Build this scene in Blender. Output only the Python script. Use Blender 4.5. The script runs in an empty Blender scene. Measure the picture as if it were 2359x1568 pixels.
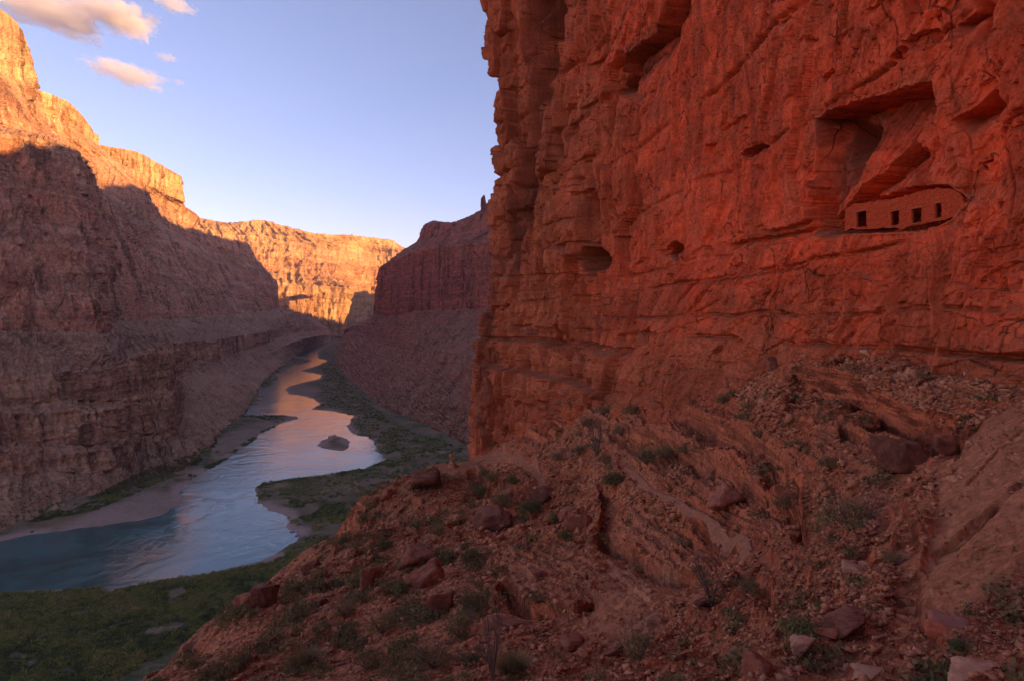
import bpy, math, random
import numpy as np
from mathutils import Vector, Euler
R = math.radians
FPX, CX, HY = 1441.0, 1179.5, 740.0       # focal length, centre column and horizon row, in units of a 2359-wide frame
W, HGT = 2359.0, 1568.0
RIVER = -150.0                             # the camera stands at the origin, the river runs 150 m below it
col = bpy.context.scene.collection
random.seed(7); rng = np.random.default_rng(7)
f32 = np.float32

# ------------------------------------------------------------------ noise
_P = np.random.default_rng(11).permutation(256).astype(np.int32); _P = np.concatenate([_P, _P, _P])
_g = np.array([[1,1,0],[-1,1,0],[1,-1,0],[-1,-1,0],[1,0,1],[-1,0,1],[1,0,-1],[-1,0,-1],[0,1,1],[0,-1,1],[0,1,-1],[0,-1,-1]], f32)
_g = np.concatenate([_g]*6)[:64][_P[:768] & 63]; _GXt, _GYt, _GZt = (np.ascontiguousarray(_g[:, i]) for i in range(3))
_P = _P.astype(np.int32)
from concurrent.futures import ThreadPoolExecutor
_pool = ThreadPoolExecutor(4)
def _perlin(x, y, z):
    xi = np.floor(x); yi = np.floor(y); zi = np.floor(z)
    xf = (x-xi).astype(f32); yf = (y-yi).astype(f32); zf = (z-zi).astype(f32)
    xi = xi.astype(np.int32) & 255; yi = yi.astype(np.int32) & 255; zi = zi.astype(np.int32) & 255
    u = xf*xf*xf*(xf*(xf*6-15)+10); v = yf*yf*yf*(yf*(yf*6-15)+10); w = zf*zf*zf*(zf*(zf*6-15)+10)
    def dot(h, a, b, c): return _GXt.take(h)*a+_GYt.take(h)*b+_GZt.take(h)*c
    r = []
    for dx in (0, 1):
        A = _P.take(xi+dx)+yi; fx = xf-dx; q = []
        for dy in (0, 1):
            B = _P.take(A+dy)+zi; fy = yf-dy
            n0 = dot(B, fx, fy, zf); n1 = dot(B+1, fx, fy, zf-1)
            q.append(n0+w*(n1-n0))
        r.append(q[0]+v*(q[1]-q[0]))
    return r[0]+u*(r[1]-r[0])
def perlin(x, y, z=0.0):
    x, y, z = np.broadcast_arrays(np.asarray(x, float), np.asarray(y, float), np.asarray(z, float))
    sh = x.shape; x = x.ravel(); y = y.ravel(); z = z.ravel(); o = np.empty(x.size, f32)
    def job(i):
        s = slice(i, i+60000); o[s] = _perlin(x[s], y[s], z[s])
    if x.size <= 60000: job(0)
    else: list(_pool.map(job, range(0, x.size, 60000)))
    return o.reshape(sh)
def fbm(x, y, z=0.0, octv=4, gain=0.5, lac=2.03, ridge=False):
    a, t, o = 1.0, 0.0, 0.0
    for k in range(octv):
        n = perlin(x+17.3*k, y-9.1*k, z+5.7*k)
        if ridge: n = 0.5-2*np.abs(n)
        o = o + a*n; t += a; a *= gain; x = x*lac; y = y*lac; z = z*lac if not np.isscalar(z) else z*lac
    return o/t
def worley(x, y, seed=0, jit=0.9, cheb=0.0):
    "2-D cells: distance to nearest, to second nearest, a random value of the cell, and the offset inside it"
    x = np.asarray(x, f32); y = np.asarray(y, f32)
    xi = np.floor(x).astype(np.int64); yi = np.floor(y).astype(np.int64)
    d1 = np.full(x.shape, 9., f32); d2 = d1.copy(); r = np.zeros(x.shape, f32); ox = r.copy(); oy = r.copy()
    for a in (-1, 0, 1):
        for b in (-1, 0, 1):
            cx = xi+a; cy = yi+b
            h = (cx*73856093) ^ (cy*19349663) ^ (seed*83492791)
            h = (h*2654435761) & 0xffffffff; h ^= h >> 15; h = (h*2246822519) & 0xffffffff; h ^= h >> 13
            h1 = (h & 1023)/1023.; h2 = ((h >> 10) & 1023)/1023.; h3 = ((h >> 20) & 1023)/1023.
            px = cx+0.5+jit*(h1-0.5)-x; py = cy+0.5+jit*(h2-0.5)-y
            d = (np.sqrt(px*px+py*py)*(1-cheb)+np.maximum(np.abs(px), np.abs(py))*cheb).astype(f32)
            m = d < d1
            d2 = np.where(m, d1, np.minimum(d2, d)); r = np.where(m, h3, r); ox = np.where(m, px, ox); oy = np.where(m, py, oy)
            d1 = np.where(m, d, d1)
    return d1, d2, r.astype(f32), ox.astype(f32), oy.astype(f32)
def sstep(a, b, x):
    t = np.clip((x-a)/(b-a), 0, 1); return t*t*(3-2*t)
def sdf(poly, x, y):
    "signed distance to a polygon, negative inside"
    p = np.asarray(poly, float); q = np.roll(p, -1, 0)
    d = np.full(x.shape, 1e18); ins = np.zeros(x.shape, bool)
    for (ax, ay), (bx, by) in zip(p, q):
        ex, ey = bx-ax, by-ay; wx, wy = x-ax, y-ay
        t = np.clip((wx*ex+wy*ey)/(ex*ex+ey*ey+1e-12), 0, 1)
        d = np.minimum(d, (wx-ex*t)**2+(wy-ey*t)**2)
        c = ((ay > y) != (by > y)) & (x < ex*(y-ay)/(ey if ey else 1e-12)+ax)
        ins ^= c
    d = np.sqrt(d); return np.where(ins, -d, d)
def polydist(line, x, y):
    "distance to an open polyline and the parameter along it"
    d = np.full(x.shape, 1e18); tt = np.zeros(x.shape)
    for i in range(len(line)-1):
        (ax, ay), (bx, by) = line[i][:2], line[i+1][:2]
        ex, ey = bx-ax, by-ay
        t = np.clip(((x-ax)*ex+(y-ay)*ey)/(ex*ex+ey*ey+1e-12), 0, 1)
        dd = (x-ax-ex*t)**2+(y-ay-ey*t)**2
        m = dd < d; d = np.where(m, dd, d); tt = np.where(m, i+t, tt)
    return np.sqrt(d), tt
def U(px, py, Y):
    "a picture column and row at depth Y -> a point"
    return ((px-CX)/FPX*Y, Y, (HY-py)/FPX*Y)
def on_plane(px, py, z=RIVER):
    Y = z*FPX/(HY-py); return ((px-CX)/FPX*Y, Y)

# ------------------------------------------------------------------ objects
def tag(o, label=None, cat=None, group=None, kind=None):
    if label: o['label'] = label
    if cat: o['category'] = cat
    if group: o['group'] = group
    if kind: o['kind'] = kind
    return o
def link(o, parent=None):
    col.objects.link(o)
    if parent is not None: o.parent = parent
    return o
def mesh_np(name, V, F, mat=None, parent=None, smooth=False, attrs=None, matidx=None):
    me = bpy.data.meshes.new(name)
    V = np.asarray(V, f32); F = np.asarray(F, np.int32); k = F.shape[1]
    me.vertices.add(len(V)); me.vertices.foreach_set('co', V.ravel())
    me.loops.add(F.size); me.loops.foreach_set('vertex_index', F.ravel())
    me.polygons.add(len(F)); me.polygons.foreach_set('loop_start', np.arange(0, F.size, k, dtype=np.int32))
    me.polygons.foreach_set('loop_total', np.full(len(F), k, np.int32))
    if smooth: me.polygons.foreach_set('use_smooth', np.ones(len(F), bool))
    if attrs:
        for n, a in attrs.items():
            at = me.attributes.new(n, 'FLOAT', 'POINT'); at.data.foreach_set('value', np.asarray(a, f32).ravel())
    for m in (mat if isinstance(mat, (list, tuple)) else [mat]):
        if m: me.materials.append(m)
    if matidx is not None: me.polygons.foreach_set('material_index', np.asarray(matidx, np.int32))
    me.update(calc_edges=True)
    return link(bpy.data.objects.new(name, me), parent)
def grid_faces(nr, nc, flip=False):
    i = np.arange(nr*nc).reshape(nr, nc)
    a, b, c, d = i[:-1, :-1].ravel(), i[:-1, 1:].ravel(), i[1:, 1:].ravel(), i[1:, :-1].ravel()
    return np.stack([a, d, c, b] if flip else [a, b, c, d], 1)
def grid_obj(name, X, Y, Z, mat, flip=False, smooth=False, attrs=None, keep=None, **kw):
    F = grid_faces(*X.shape, flip=flip)
    V = np.stack([X.ravel(), Y.ravel(), Z.ravel()], 1)
    if keep is not None: F = F[keep.ravel()[F].all(1)]
    return mesh_np(name, V, F, mat, smooth=smooth, attrs=attrs, **kw)
class MB:
    "collects shapes for one mesh"
    def __init__(s): s.v = []; s.f = []
    def add(s, V, F):
        n = len(s.v); s.v += [tuple(v) for v in V]; s.f += [tuple(i+n for i in f) for f in F]
    def tube(s, pts, r, n=6, cap=True):
        pts = [Vector(p) for p in pts]; rs = r if isinstance(r, (list, tuple)) else [r]*len(pts)
        V = []; F = []
        for i, p in enumerate(pts):
            t = (pts[min(i+1, len(pts)-1)]-pts[max(i-1, 0)]).normalized()
            a = t.cross(Vector((0.13, 0.31, 0.94)) if abs(t.z) < .9 else Vector((1, .1, 0))).normalized(); b = t.cross(a)
            for k in range(n):
                w = 2*math.pi*k/n; V.append(p+(a*math.cos(w)+b*math.sin(w))*rs[i])
        for i in range(len(pts)-1):
            for k in range(n): F.append((i*n+k, i*n+(k+1) % n, (i+1)*n+(k+1) % n, (i+1)*n+k))
        if cap: F.append(tuple(range(n))[::-1]); F.append(tuple((len(pts)-1)*n+k for k in range(n)))
        s.add(V, F)
    def box(s, c, h, rot=None):
        V = []
        for x in (-1, 1):
            for y in (-1, 1):
                for z in (-1, 1):
                    v = Vector((x*h[0], y*h[1], z*h[2]))
                    if rot: v.rotate(rot)
                    V.append(v+Vector(c))
        s.add(V, [(0,1,3,2),(4,6,7,5),(0,4,5,1),(2,3,7,6),(0,2,6,4),(1,5,7,3)])
    def build(s, name, mat, parent=None, smooth=False):
        me = bpy.data.meshes.new(name); me.from_pydata([tuple(v) for v in s.v], [], s.f); me.update()
        if smooth: me.polygons.foreach_set('use_smooth', [True]*len(me.polygons))
        if mat: me.materials.append(mat)
        return link(bpy.data.objects.new(name, me), parent)
def empty(name, loc, rz=0):
    o = link(bpy.data.objects.new(name, None)); o.location = loc; o.rotation_euler = (0, 0, rz); o.empty_display_size = .2; return o

# ------------------------------------------------------------------ materials
class NT:
    def __init__(s, name):
        s.m = bpy.data.materials.new(name); s.m.use_nodes = True; s.n = s.m.node_tree; s.n.nodes.clear()
        s.out = s.n.nodes.new('ShaderNodeOutputMaterial'); s.b = s.n.nodes.new('ShaderNodeBsdfPrincipled')
        s.n.links.new(s.b.outputs[0], s.out.inputs['Surface'])
        s.geo = s.n.nodes.new('ShaderNodeNewGeometry')
    def L(s, a, b): s.n.links.new(a, b)
    def put(s, inp, v):
        if hasattr(v, 'links') or isinstance(v, bpy.types.NodeSocket): s.L(v, inp)
        else: inp.default_value = v
    def noise(s, scale, detail=6, rough=.6, st=(1, 1, 1), vec=None, dist=0, out=0):
        m = s.n.nodes.new('ShaderNodeMapping'); m.inputs['Scale'].default_value = st; s.L(vec or s.geo.outputs['Position'], m.inputs[0])
        t = s.n.nodes.new('ShaderNodeTexNoise'); t.inputs['Scale'].default_value = scale; t.inputs['Detail'].default_value = detail
        t.inputs['Roughness'].default_value = rough; t.inputs['Distortion'].default_value = dist; s.L(m.outputs[0], t.inputs['Vector']); return t.outputs[out]
    def ramp(s, fac, stops, interp='LINEAR'):
        r = s.n.nodes.new('ShaderNodeValToRGB'); e = r.color_ramp; e.interpolation = interp
        while len(e.elements) < len(stops): e.elements.new(.5)
        for k, (p, c) in enumerate(stops):
            e.elements[k].position = p; e.elements[k].color = (*c, 1) if len(c) == 3 else c
        s.put(r.inputs[0], fac); return r.outputs[0]
    def math(s, op, a, b=0.0, clamp=False):
        m = s.n.nodes.new('ShaderNodeMath'); m.operation = op; m.use_clamp = clamp; s.put(m.inputs[0], a); s.put(m.inputs[1], b); return m.outputs[0]
    def mrange(s, v, a, b, c=0., d=1.):
        m = s.n.nodes.new('ShaderNodeMapRange'); m.interpolation_type = 'SMOOTHSTEP'; s.put(m.inputs[0], v)
        for k, q in enumerate((a, b, c, d)): m.inputs[k+1].default_value = q
        return m.outputs[0]
    def mix(s, fac, a, b, mode='MIX'):
        m = s.n.nodes.new('ShaderNodeMix'); m.data_type = 'RGBA'; m.blend_type = mode; s.put(m.inputs['Factor'], fac)
        for i, v in ((6, a), (7, b)): s.put(m.inputs[i], v if not isinstance(v, tuple) or len(v) == 4 else (*v, 1))
        return m.outputs[2]
    def attr(s, name):
        a = s.n.nodes.new('ShaderNodeAttribute'); a.attribute_name = name; return a.outputs['Fac']
    def sep(s, v, i):
        x = s.n.nodes.new('ShaderNodeSeparateXYZ'); s.L(v, x.inputs[0]); return x.outputs[i]
    def bump(s, h, strength, dist):
        b = s.n.nodes.new('ShaderNodeBump'); b.inputs['Strength'].default_value = strength; b.inputs['Distance'].default_value = dist; s.L(h, b.inputs['Height']); s.L(b.outputs[0], s.b.inputs['Normal'])
    def warp(s, scale, amt):
        v = s.n.nodes.new('ShaderNodeVectorMath'); v.operation = 'MULTIPLY_ADD'; n = s.noise(scale, 3, .55, out=1); v.inputs[1].default_value = (amt,)*3
        s.L(n, v.inputs[0]); s.L(s.geo.outputs['Position'], v.inputs[2]); return v.outputs[0]
    def done(s, c, rough=.9, spec=.15):
        s.put(s.b.inputs['Base Color'], c if not isinstance(c, tuple) or len(c) == 4 else (*c, 1)); s.b.inputs['Roughness'].default_value = rough; s.b.inputs['Specular IOR Level'].default_value = spec; return s.m

def rock_mat(name, cols, dust, scale, streak=.5, band=.3, bandz=.5, dusty=(.55, .8), bump=.3, bdist=.1, fine=8., attr_pale=None, pale=None, attr_red=None, red=None, dark_tone=None, joints=(), gravel=(), over=.75, face=None, face_z=2.2):
    """weathered layered rock: patches, horizontal bands, vertical varnished streaks, debris-coloured flats"""
    t = NT(name); L = len(cols)
    n1 = t.noise(scale, 6, .62)
    c = t.ramp(n1, [(.28+.44*i/(L-1), q) for i, q in enumerate(cols)])
    if attr_red: c = t.mix(t.math('MULTIPLY', t.attr(attr_red), t.mrange(t.noise(scale*1.7, 5, .6), .25, .6, .45, 1.)), c, t.mix(t.mrange(t.noise(scale*5, 5, .65), .35, .65), tuple(x*.72 for x in red), tuple(min(1, x*1.15) for x in red)))
    if attr_pale: c = t.mix(t.math('MULTIPLY', t.attr(attr_pale), t.mrange(n1, .1, .5, .5, 1.)), c, pale)
    if band:
        n2 = t.noise(bandz, 5, .65, (.06, .06, 1.0))
        c = t.mix(t.mrange(n2, .42, .62, 0, band), c, tuple(x*.5 for x in cols[0]))
        n3 = t.noise(bandz*2.3, 4, .6, (.04, .04, 1.0))
        c = t.mix(t.mrange(n3, .52, .68, 0, band*.8), c, tuple(min(1, x*1.25) for x in cols[-1]))
    if streak:
        n4 = t.noise(scale*2.2, 6, .68, (1, 1, .07))
        c = t.mix(t.mrange(t.noise(scale*4.5, 5, .65, (1, 1, .06)), .56, .68, 0, streak*.6), c, tuple(min(1, x*1.25) for x in cols[-1]))
        c = t.mix(t.mrange(n4, .5, .62, 0, streak), c, tuple(x*.42 for x in cols[0]))
    n5 = t.noise(fine, 5, .7)
    c = t.mix(over, c, t.ramp(n5, [(.28, (.2, .2, .2)), (.5, (.5, .5, .5)), (.72, (.8, .8, .8))]), 'OVERLAY')
    hts = []
    if dark_tone: c = t.mix(t.math('MULTIPLY', t.attr('dark_tone'), .7), c, dark_tone)  # darker tone by mask; holds painted recess shade on the near cliff
    nz = t.sep(t.geo.outputs['True Normal'], 2)
    jit = t.math('MULTIPLY', t.math('SUBTRACT', t.noise(fine*.35, 4, .6), .5), .5)
    fac = t.mrange(t.math('ADD', nz, jit), dusty[0], dusty[1])
    dc = t.mix(n5, tuple(x*.6 for x in dust), tuple(x*1.4 for x in dust))
    dc = t.mix(t.mrange(t.noise(scale*3.1, 6, .65), .35, .65, 0, .6), dc, (dust[0]*.75, dust[1]*.62, dust[2]*.55))
    c = t.mix(t.math('MULTIPLY', fac, .85), c, dc)
    for gs, gw in gravel:           # broken stones: every cell its own tone
        vo = t.n.nodes.new('ShaderNodeTexVoronoi'); vo.inputs['Scale'].default_value = gs; vo.inputs['Randomness'].default_value = 1; t.L(t.warp(gs*.8, .35/gs), vo.inputs['Vector'])
        tone = t.sep(vo.outputs['Color'], 0); msk = t.mrange(t.noise(gs*.12, 4, .6), .40, .58, .25, 1.)
        if attr_pale: msk = t.math('MULTIPLY', msk, t.math('SUBTRACT', 1.0, t.math('MULTIPLY', t.attr(attr_pale), .8)))
        c = t.mix(t.math('MULTIPLY', msk, gw), c, t.ramp(tone, [(0, (.16, .14, .13)), (.45, (.46, .46, .46)), (.8, (.62, .62, .62)), (1, (.86, .84, .82))]), 'OVERLAY')
        c = t.mix(t.math('MULTIPLY', t.mrange(vo.outputs['Distance'], .45, .8), t.math('MULTIPLY', msk, .55*gw)), c, tuple(x*.25 for x in cols[0]))
        hts.append(t.math('MULTIPLY', vo.outputs['Distance'], -1.2))
    if face:                        # bare bedded rock where the ground breaks off in a face
        fa = t.attr('face'); fc = t.mix(t.mrange(n1, .3, .7), face, tuple(x*1.5 for x in face))
        fb = t.noise(face_z, 5, .7, (.07, .07, 1)); fc = t.mix(t.mrange(fb, .44, .56), fc, tuple(x*.38 for x in face)); fc = t.mix(.7, fc, t.ramp(n5, [(.28, (.25,)*3), (.5, (.5,)*3), (.72, (.78,)*3)]), 'OVERLAY')
        c = t.mix(fa, c, fc); hts.append(t.math('MULTIPLY', t.math('MULTIPLY', fb, fa), 3.))
    for js, st, wd, stg in joints:  # joints and cracks, their shade painted as dark lines
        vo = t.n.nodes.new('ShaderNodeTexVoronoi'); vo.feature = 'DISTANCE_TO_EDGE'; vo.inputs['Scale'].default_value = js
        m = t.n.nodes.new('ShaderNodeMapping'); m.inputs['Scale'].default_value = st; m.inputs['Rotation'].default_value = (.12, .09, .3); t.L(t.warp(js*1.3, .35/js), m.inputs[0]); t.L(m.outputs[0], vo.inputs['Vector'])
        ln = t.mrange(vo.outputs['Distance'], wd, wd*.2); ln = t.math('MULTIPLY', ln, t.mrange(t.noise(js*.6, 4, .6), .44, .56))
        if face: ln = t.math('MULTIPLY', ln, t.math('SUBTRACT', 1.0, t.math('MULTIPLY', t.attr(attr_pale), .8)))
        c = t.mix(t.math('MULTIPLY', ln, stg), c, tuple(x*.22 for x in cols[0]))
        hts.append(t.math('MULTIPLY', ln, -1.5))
    if hts:
        h0 = t.math('ADD', n5, t.noise(fine*3.5, 4, .7))
        for h in hts: h0 = t.math('ADD', h0, h)
        t.bump(h0, bump, bdist)
    elif bump: t.bump(t.math('ADD', n5, t.noise(fine*3.5, 4, .7)), bump, bdist)
    return t.done(c, .93, .12)
HAZE = 0.00003
# ------------------------------------------------------------------ lofted canyon walls
def pchip(xk, yk, x):
    xk = np.asarray(xk, float); yk = np.asarray(yk, float)
    h = np.diff(xk); d = np.diff(yk, axis=0)/h[:, None]
    m = np.zeros_like(yk); 
    a, b = d[:-1], d[1:]
    with np.errstate(divide='ignore', invalid='ignore'):
        hm = np.where(a*b > 0, 2*a*b/(a+b), 0.0)
    m[1:-1] = hm; m[0] = d[0]; m[-1] = d[-1]
    i = np.clip(np.searchsorted(xk, x, side='right')-1, 0, len(xk)-2)
    t = ((x-xk[i])/h[i])[:, None]; hh = h[i][:, None]
    return (2*t**3-3*t**2+1)*yk[i]+(t**3-2*t**2+t)*hh*m[i]+(-2*t**3+3*t**2)*yk[i+1]+(t**3-t**2)*hh*m[i+1]
def loft(rows, step=2.0, rstep=2.0, nmin=3):
    "rows: list of lists of (px, py, depth), bottom to top. Returns X, Y, Z, row parameter"
    C = np.array([[U(*p) for p in r] for r in rows])           # row, station, xyz
    nR, nS, _ = C.shape
    P = np.array([[p[:2] for p in r] for r in rows], float)
    seg = np.sqrt((np.diff(P, axis=1)**2).sum(2)).mean(0)
    us = [0.0]
    for i, L in enumerate(seg):
        n = max(nmin, int(L/step)); us += list(i+np.arange(1, n+1)/n)
    us = np.array(us)
    D = np.empty((nR, len(us), 3))
    for r in range(nR): D[r] = pchip(np.arange(nS), C[r], us)
    gap = np.sqrt((np.diff(P, axis=0)**2).sum(2)); gap = np.percentile(gap, 75, axis=1)
    vs = [0.0]
    for i, L in enumerate(gap):
        n = max(nmin, int(L/rstep)); vs += list(i+np.arange(1, n+1)/n)
    vs = np.array(vs); k = np.clip(np.floor(vs).astype(int), 0, nR-2); t = (vs-k)[:, None, None]
    G = D[k]*(1-t)+D[k+1]*t
    return G[..., 0], G[..., 1], G[..., 2], np.repeat(vs[:, None], len(us), 1)
def normals(X, Y, Z):
    P = np.stack([X, Y, Z], -1)
    a = np.gradient(P, axis=1); b = np.gradient(P, axis=0)
    n = np.cross(a, b); n /= np.linalg.norm(n, axis=-1, keepdims=True)+1e-9
    return n
def blur(a, k):
    for ax in (0, 1):
        for _ in range(2):
            c = np.cumsum(np.concatenate([np.repeat(np.take(a, [0], ax), k+1, ax), a, np.repeat(np.take(a, [-1], ax), k, ax)], ax), ax)
            n = a.shape[ax]; a = (np.take(c, np.arange(2*k+1, 2*k+1+n), ax)-np.take(c, np.arange(0, n), ax))/(2*k+1)
    return a
def weather(X, Y, Z, V, s=1.0, flute=1.0, ledge=1.0, gully=1.0, seed=0.0, shear=0.0, cliffs=(), talus=()):
    """give a lofted wall its buttresses, joints, ledges and gullies. s scales the feature size;
    cliffs = (row from, row to, flute, ledge) where a bed weathers in its own way"""
    n = normals(X, Y, Z)
    n = np.stack([blur(n[..., i], 3) for i in range(3)], -1); n /= np.linalg.norm(n, axis=-1, keepdims=True)+1e-9
    steep = sstep(.72, .4, np.abs(n[..., 2]))
    fl = np.full(X.shape, flute, f32); le = np.full(X.shape, ledge, f32)
    for a, b, f_, l_ in cliffs:
        m = (V >= a) & (V <= b); fl[m] = f_; le[m] = l_; steep[m] = np.maximum(steep[m], .8)
    for a, b in talus:
        m = (V >= a) & (V <= b); steep[m] *= .15
    steep = blur(steep, 1)
    x, y, z = X+seed, Y, Z
    wz = z+fbm(x/(90*s), y/(90*s), z/(90*s), 2)*8*s
    cu = np.cumsum(np.hypot(np.gradient(X, axis=1), np.gradient(Y, axis=1)), 1); c0 = np.repeat(cu.mean(0)[None], X.shape[0], 0)
    big = fbm(x/(85*s), y/(85*s), z/(420*s), 3, .55, ridge=True)*15*s
    mid = fbm(x/(24*s), y/(24*s), z/(160*s), 3, .6, ridge=True)*6.0*s
    sm = fbm(x/(5.0*s), y/(5.0*s), z/(11*s), 3, .62)*2.8*s
    w1 = fbm(x/30, y/30, z/60, 2)*.6
    _, _, rr, ox, oy = worley(c0/(22*s)+w1*.6, wz/(60*s), 3, .9, .7); _, _, r2, ox2, oy2 = worley(c0/(8*s)+w1, wz/(16*s), 4, .9, .7)
    blk = (rr-.5)*9*s+ox*(rr-.3)*11*s+(r2-.5)*4*s+ox2*(r2-.5)*6*s
    lz = wz/(9.0*s)
    lay = perlin(lz*.6, 0.3+x*0.002/s, y*.002/s)+.55*perlin(lz*1.7, 4.2, x*.003/s)+.35*perlin(lz*5.1, 8.2, x*.004/s)
    lay = np.tanh(lay*2.6)*2.6*s
    d = steep*(fl*(big+mid+blk)+sm*.8+le*lay)
    g = fbm(c0/(34*s)+V*shear, V*.45, seed, 4, .6, ridge=True)*9*s + fbm(c0/(13*s)+V*shear*2, V*1.6, seed+3, 2, .6, ridge=True)*1.2*s + fbm(x/(45*s), y/(45*s), z/(38*s), 3, .6)*10*s + fbm(x/(7*s), y/(7*s), z/(7*s), 4, .68)*3.6*s + np.tanh(perlin(wz/(16*s), 7.7, x*.004/s)*4)*1.0*s*le*sstep(0, .3, perlin(x/(90*s), y/(90*s), 3.))
    d = d+(1-steep)*gully*g
    edge = np.minimum(1, np.arange(X.shape[0])/6.0)[:, None]
    d = d*edge*(1-.6*sstep(V.max()-1.35, V.max()-1.02, V))
    h = n.copy(); h[..., 2] *= np.where(steep > .5, .15, 1.0)
    chute = (1-steep)*np.clip(-fbm(c0/(34*s)+V*shear, V*.45, seed, 4, .6, ridge=True)*2.6+.25, 0, 1)+steep*np.clip(-mid/(6*s)*1.6+fbm(c0/(9*s), V*.6, 9., 3)*1.2-.1, 0, 1)
    return X+h[..., 0]*d, Y+h[..., 1]*d, Z+h[..., 2]*d, chute

def rowz(z, pts):            # a level line: py follows from the height and depth
    return [(px, HY-z*FPX/Y, Y) for px, Y in pts]

# stations: -500, 0, L1 nose, recess, L2, L2 nose, recess, M1 nose, after, L3 nose, ... redwall nose, behind, far
LW = [
 [(-500,1420,330),(0,1240,440),(110,1195,478),(262,1165,520),(320,1140,548),(370,1115,585),(440,1085,640),(520,1000,830),(560,955,1010),(585,915,1240),(610,880,1560),(650,848,2060),(672,828,2500),(695,812,3050),(735,793,4180),(765,787,4860)],
 [(-500,1330,360),(0,1205,452),(110,1165,495),(262,1130,540),(320,1110,570),(370,1090,600),(440,1060,660),(520,985,860),(560,940,1050),(585,905,1275),(610,872,1594),(650,840,2104),(672,823,2535),(695,808,3094),(735,790,4208),(765,783,4893)],
 [(-500,1170,370),(0,1093,485),(100,1090,525),(268,1080,585),(300,1045,655),(350,1020,700),(399,1000,750),(418,870,960),(470,880,1060),(520,865,1280),(562,838,1630),(614,820,2060),(660,794,2500),(700,780,3000),(745,772,4200),(770,772,4950)],
 [(-500,1095,380),(0,1038,490),(100,1036,530),(268,1028,590),(300,1005,662),(350,1003,705),(398,990,753),(415,855,980),(455,860,1100),(510,855,1300),(556,832,1650),(610,808,2090),(655,789,2530),(694,776,3020),(742,769,4200),(769,770,4960)],
 [(-500,1080,390),(0,1026,500),(100,1026,540),(252,1026,595),(300,1000,665),(350,1000,708),(397,985,755),(414,850,985),(448,850,1120),(500,846,1320),(550,826,1670),(606,804,2110),(650,785,2550),(690,772,3040),(740,766,4200),(768,769,4970)],
 [(-500,990,400),(0,954,505),(100,950,545),(250,943,600),(300,930,668),(350,920,710),(395,900,757),(412,830,990),(445,835,1130),(495,838,1330),(545,818,1680),(602,796,2130),(646,780,2570),(686,768,3060),(738,763,4200),(766,767,4980)],
 [(-500,960,415),(0,931,520),(100,928,560),(215,925,610),(300,925,670),(350,915,712),(394,890,758),(412,815,995),(440,825,1140),(492,830,1340),(542,812,1690),(602,790,2140),(642,775,2590),(682,764,3080),(736,760,4200),(764,765,4990)],
 [(-500,880,430),(0,864,530),(100,858,570),(215,850,620),(300,825,680),(350,808,720),(392,792,760),(410,788,1000),(440,786,1150),(490,783,1350),(540,775,1700),(600,765,2150),(640,758,2600),(680,752,3100),(735,752,4220),(762,762,5000)],
 [(-500,835,460),(0,815,560),(100,815,600),(240,815,645),(280,785,800),(320,775,900),(380,768,1000),(408,762,1200),(445,760,1400),(495,757,1600),(545,750,1950),(600,742,2350),(640,735,2700),(665,722,3050),(705,728,3800),(745,752,4800)],
 [(-500,790,480),(0,765,600),(100,766,640),(235,768,690),(258,742,930),(290,740,1030),(350,738,1180),(400,735,1400),(450,731,1600),(500,727,1850),(550,722,2200),(600,717,2550),(628,713,2800),(638,710,2920),(600,712,3500),(590,718,4300)],
 [(-500,230,560),(0,308,700),(100,323,760),(170,345,800),(212,425,1030),(235,450,1150),(281,488,1320),(331,531,1550),(390,555,1750),(451,577,2000),(501,607,2300),(577,632,2650),(622,643,2850),(637,650,2950),(590,648,3500),(560,650,4300)],
 [(-500,170,640),(0,299,900),(110,318,960),(160,342,1000),(203,390,1120),(225,438,1350),(290,463,1450),(340,475,1650),(365,505,1850),(390,530,2000),(445,550,2250),(505,570,2450),(575,585,2750),(585,592,2850),(550,598,3400),(530,600,4200)],
 [(-500,150,660),(0,290,960),(115,314,1050),(150,334,1130),(200,378,1250),(225,416,1450),(290,430,1500),(335,450,1650),(355,480,1850),(387,503,2050),(441,524,2280),(501,544,2480),(567,557,2720),(575,564,2850),(540,565,3400),(520,570,4200)],
 [(-500,110,700),(0,250,980),(105,300,1120),(135,326,1250),(192,364,1450),(240,385,1520),(285,400,1590),(330,436,1700),(345,455,1900),(392,501,2200),(430,536,2450),(445,560,2750),(450,575,3000),(450,590,3400),(440,600,3900),(430,610,4500)],
 [(-500,80,730),(0,195,1020),(95,270,1210),(120,318,1380),(190,358,1528),(243,366,1565),(281,381,1626),(324,398,1700),(333,441,1780),(400,490,2270),(455,498,2500),(440,520,2800),(430,530,3000),(425,540,3300),(400,545,3900),(390,550,4500)],
 [(-500,20,780),(0,170,1035),(74,200,1240),(72,235,1340),(85,262,1410),(150,285,1510),(213,332,1690),(215,365,1860),(250,385,1900),(320,418,1950),(385,450,2150),(419,463,2265),(400,470,2500),(390,475,2800),(380,480,3300),(370,490,4000)],
 [(-500,-130,860),(0,22,1050),(66,110,1190),(58,170,1330),(75,202,1400),(147,230,1480),(210,295,1690),(212,328,1840),(250,338,1870),(320,352,1935),(385,388,2130),(416,406,2245),(395,430,2500),(385,445,2700),(375,460,3200),(365,470,3800)],
 [(-500,-100,1000),(-60,60,1200),(20,150,1350),(40,200,1450),(60,230,1500),(130,255,1600),(190,320,1900),(200,345,2000),(240,352,2050),(300,372,2150),(360,405,2300),(390,425,2400),(380,445,2650),(375,455,2850),(365,470,3400),(355,480,4000)],
]
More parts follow.
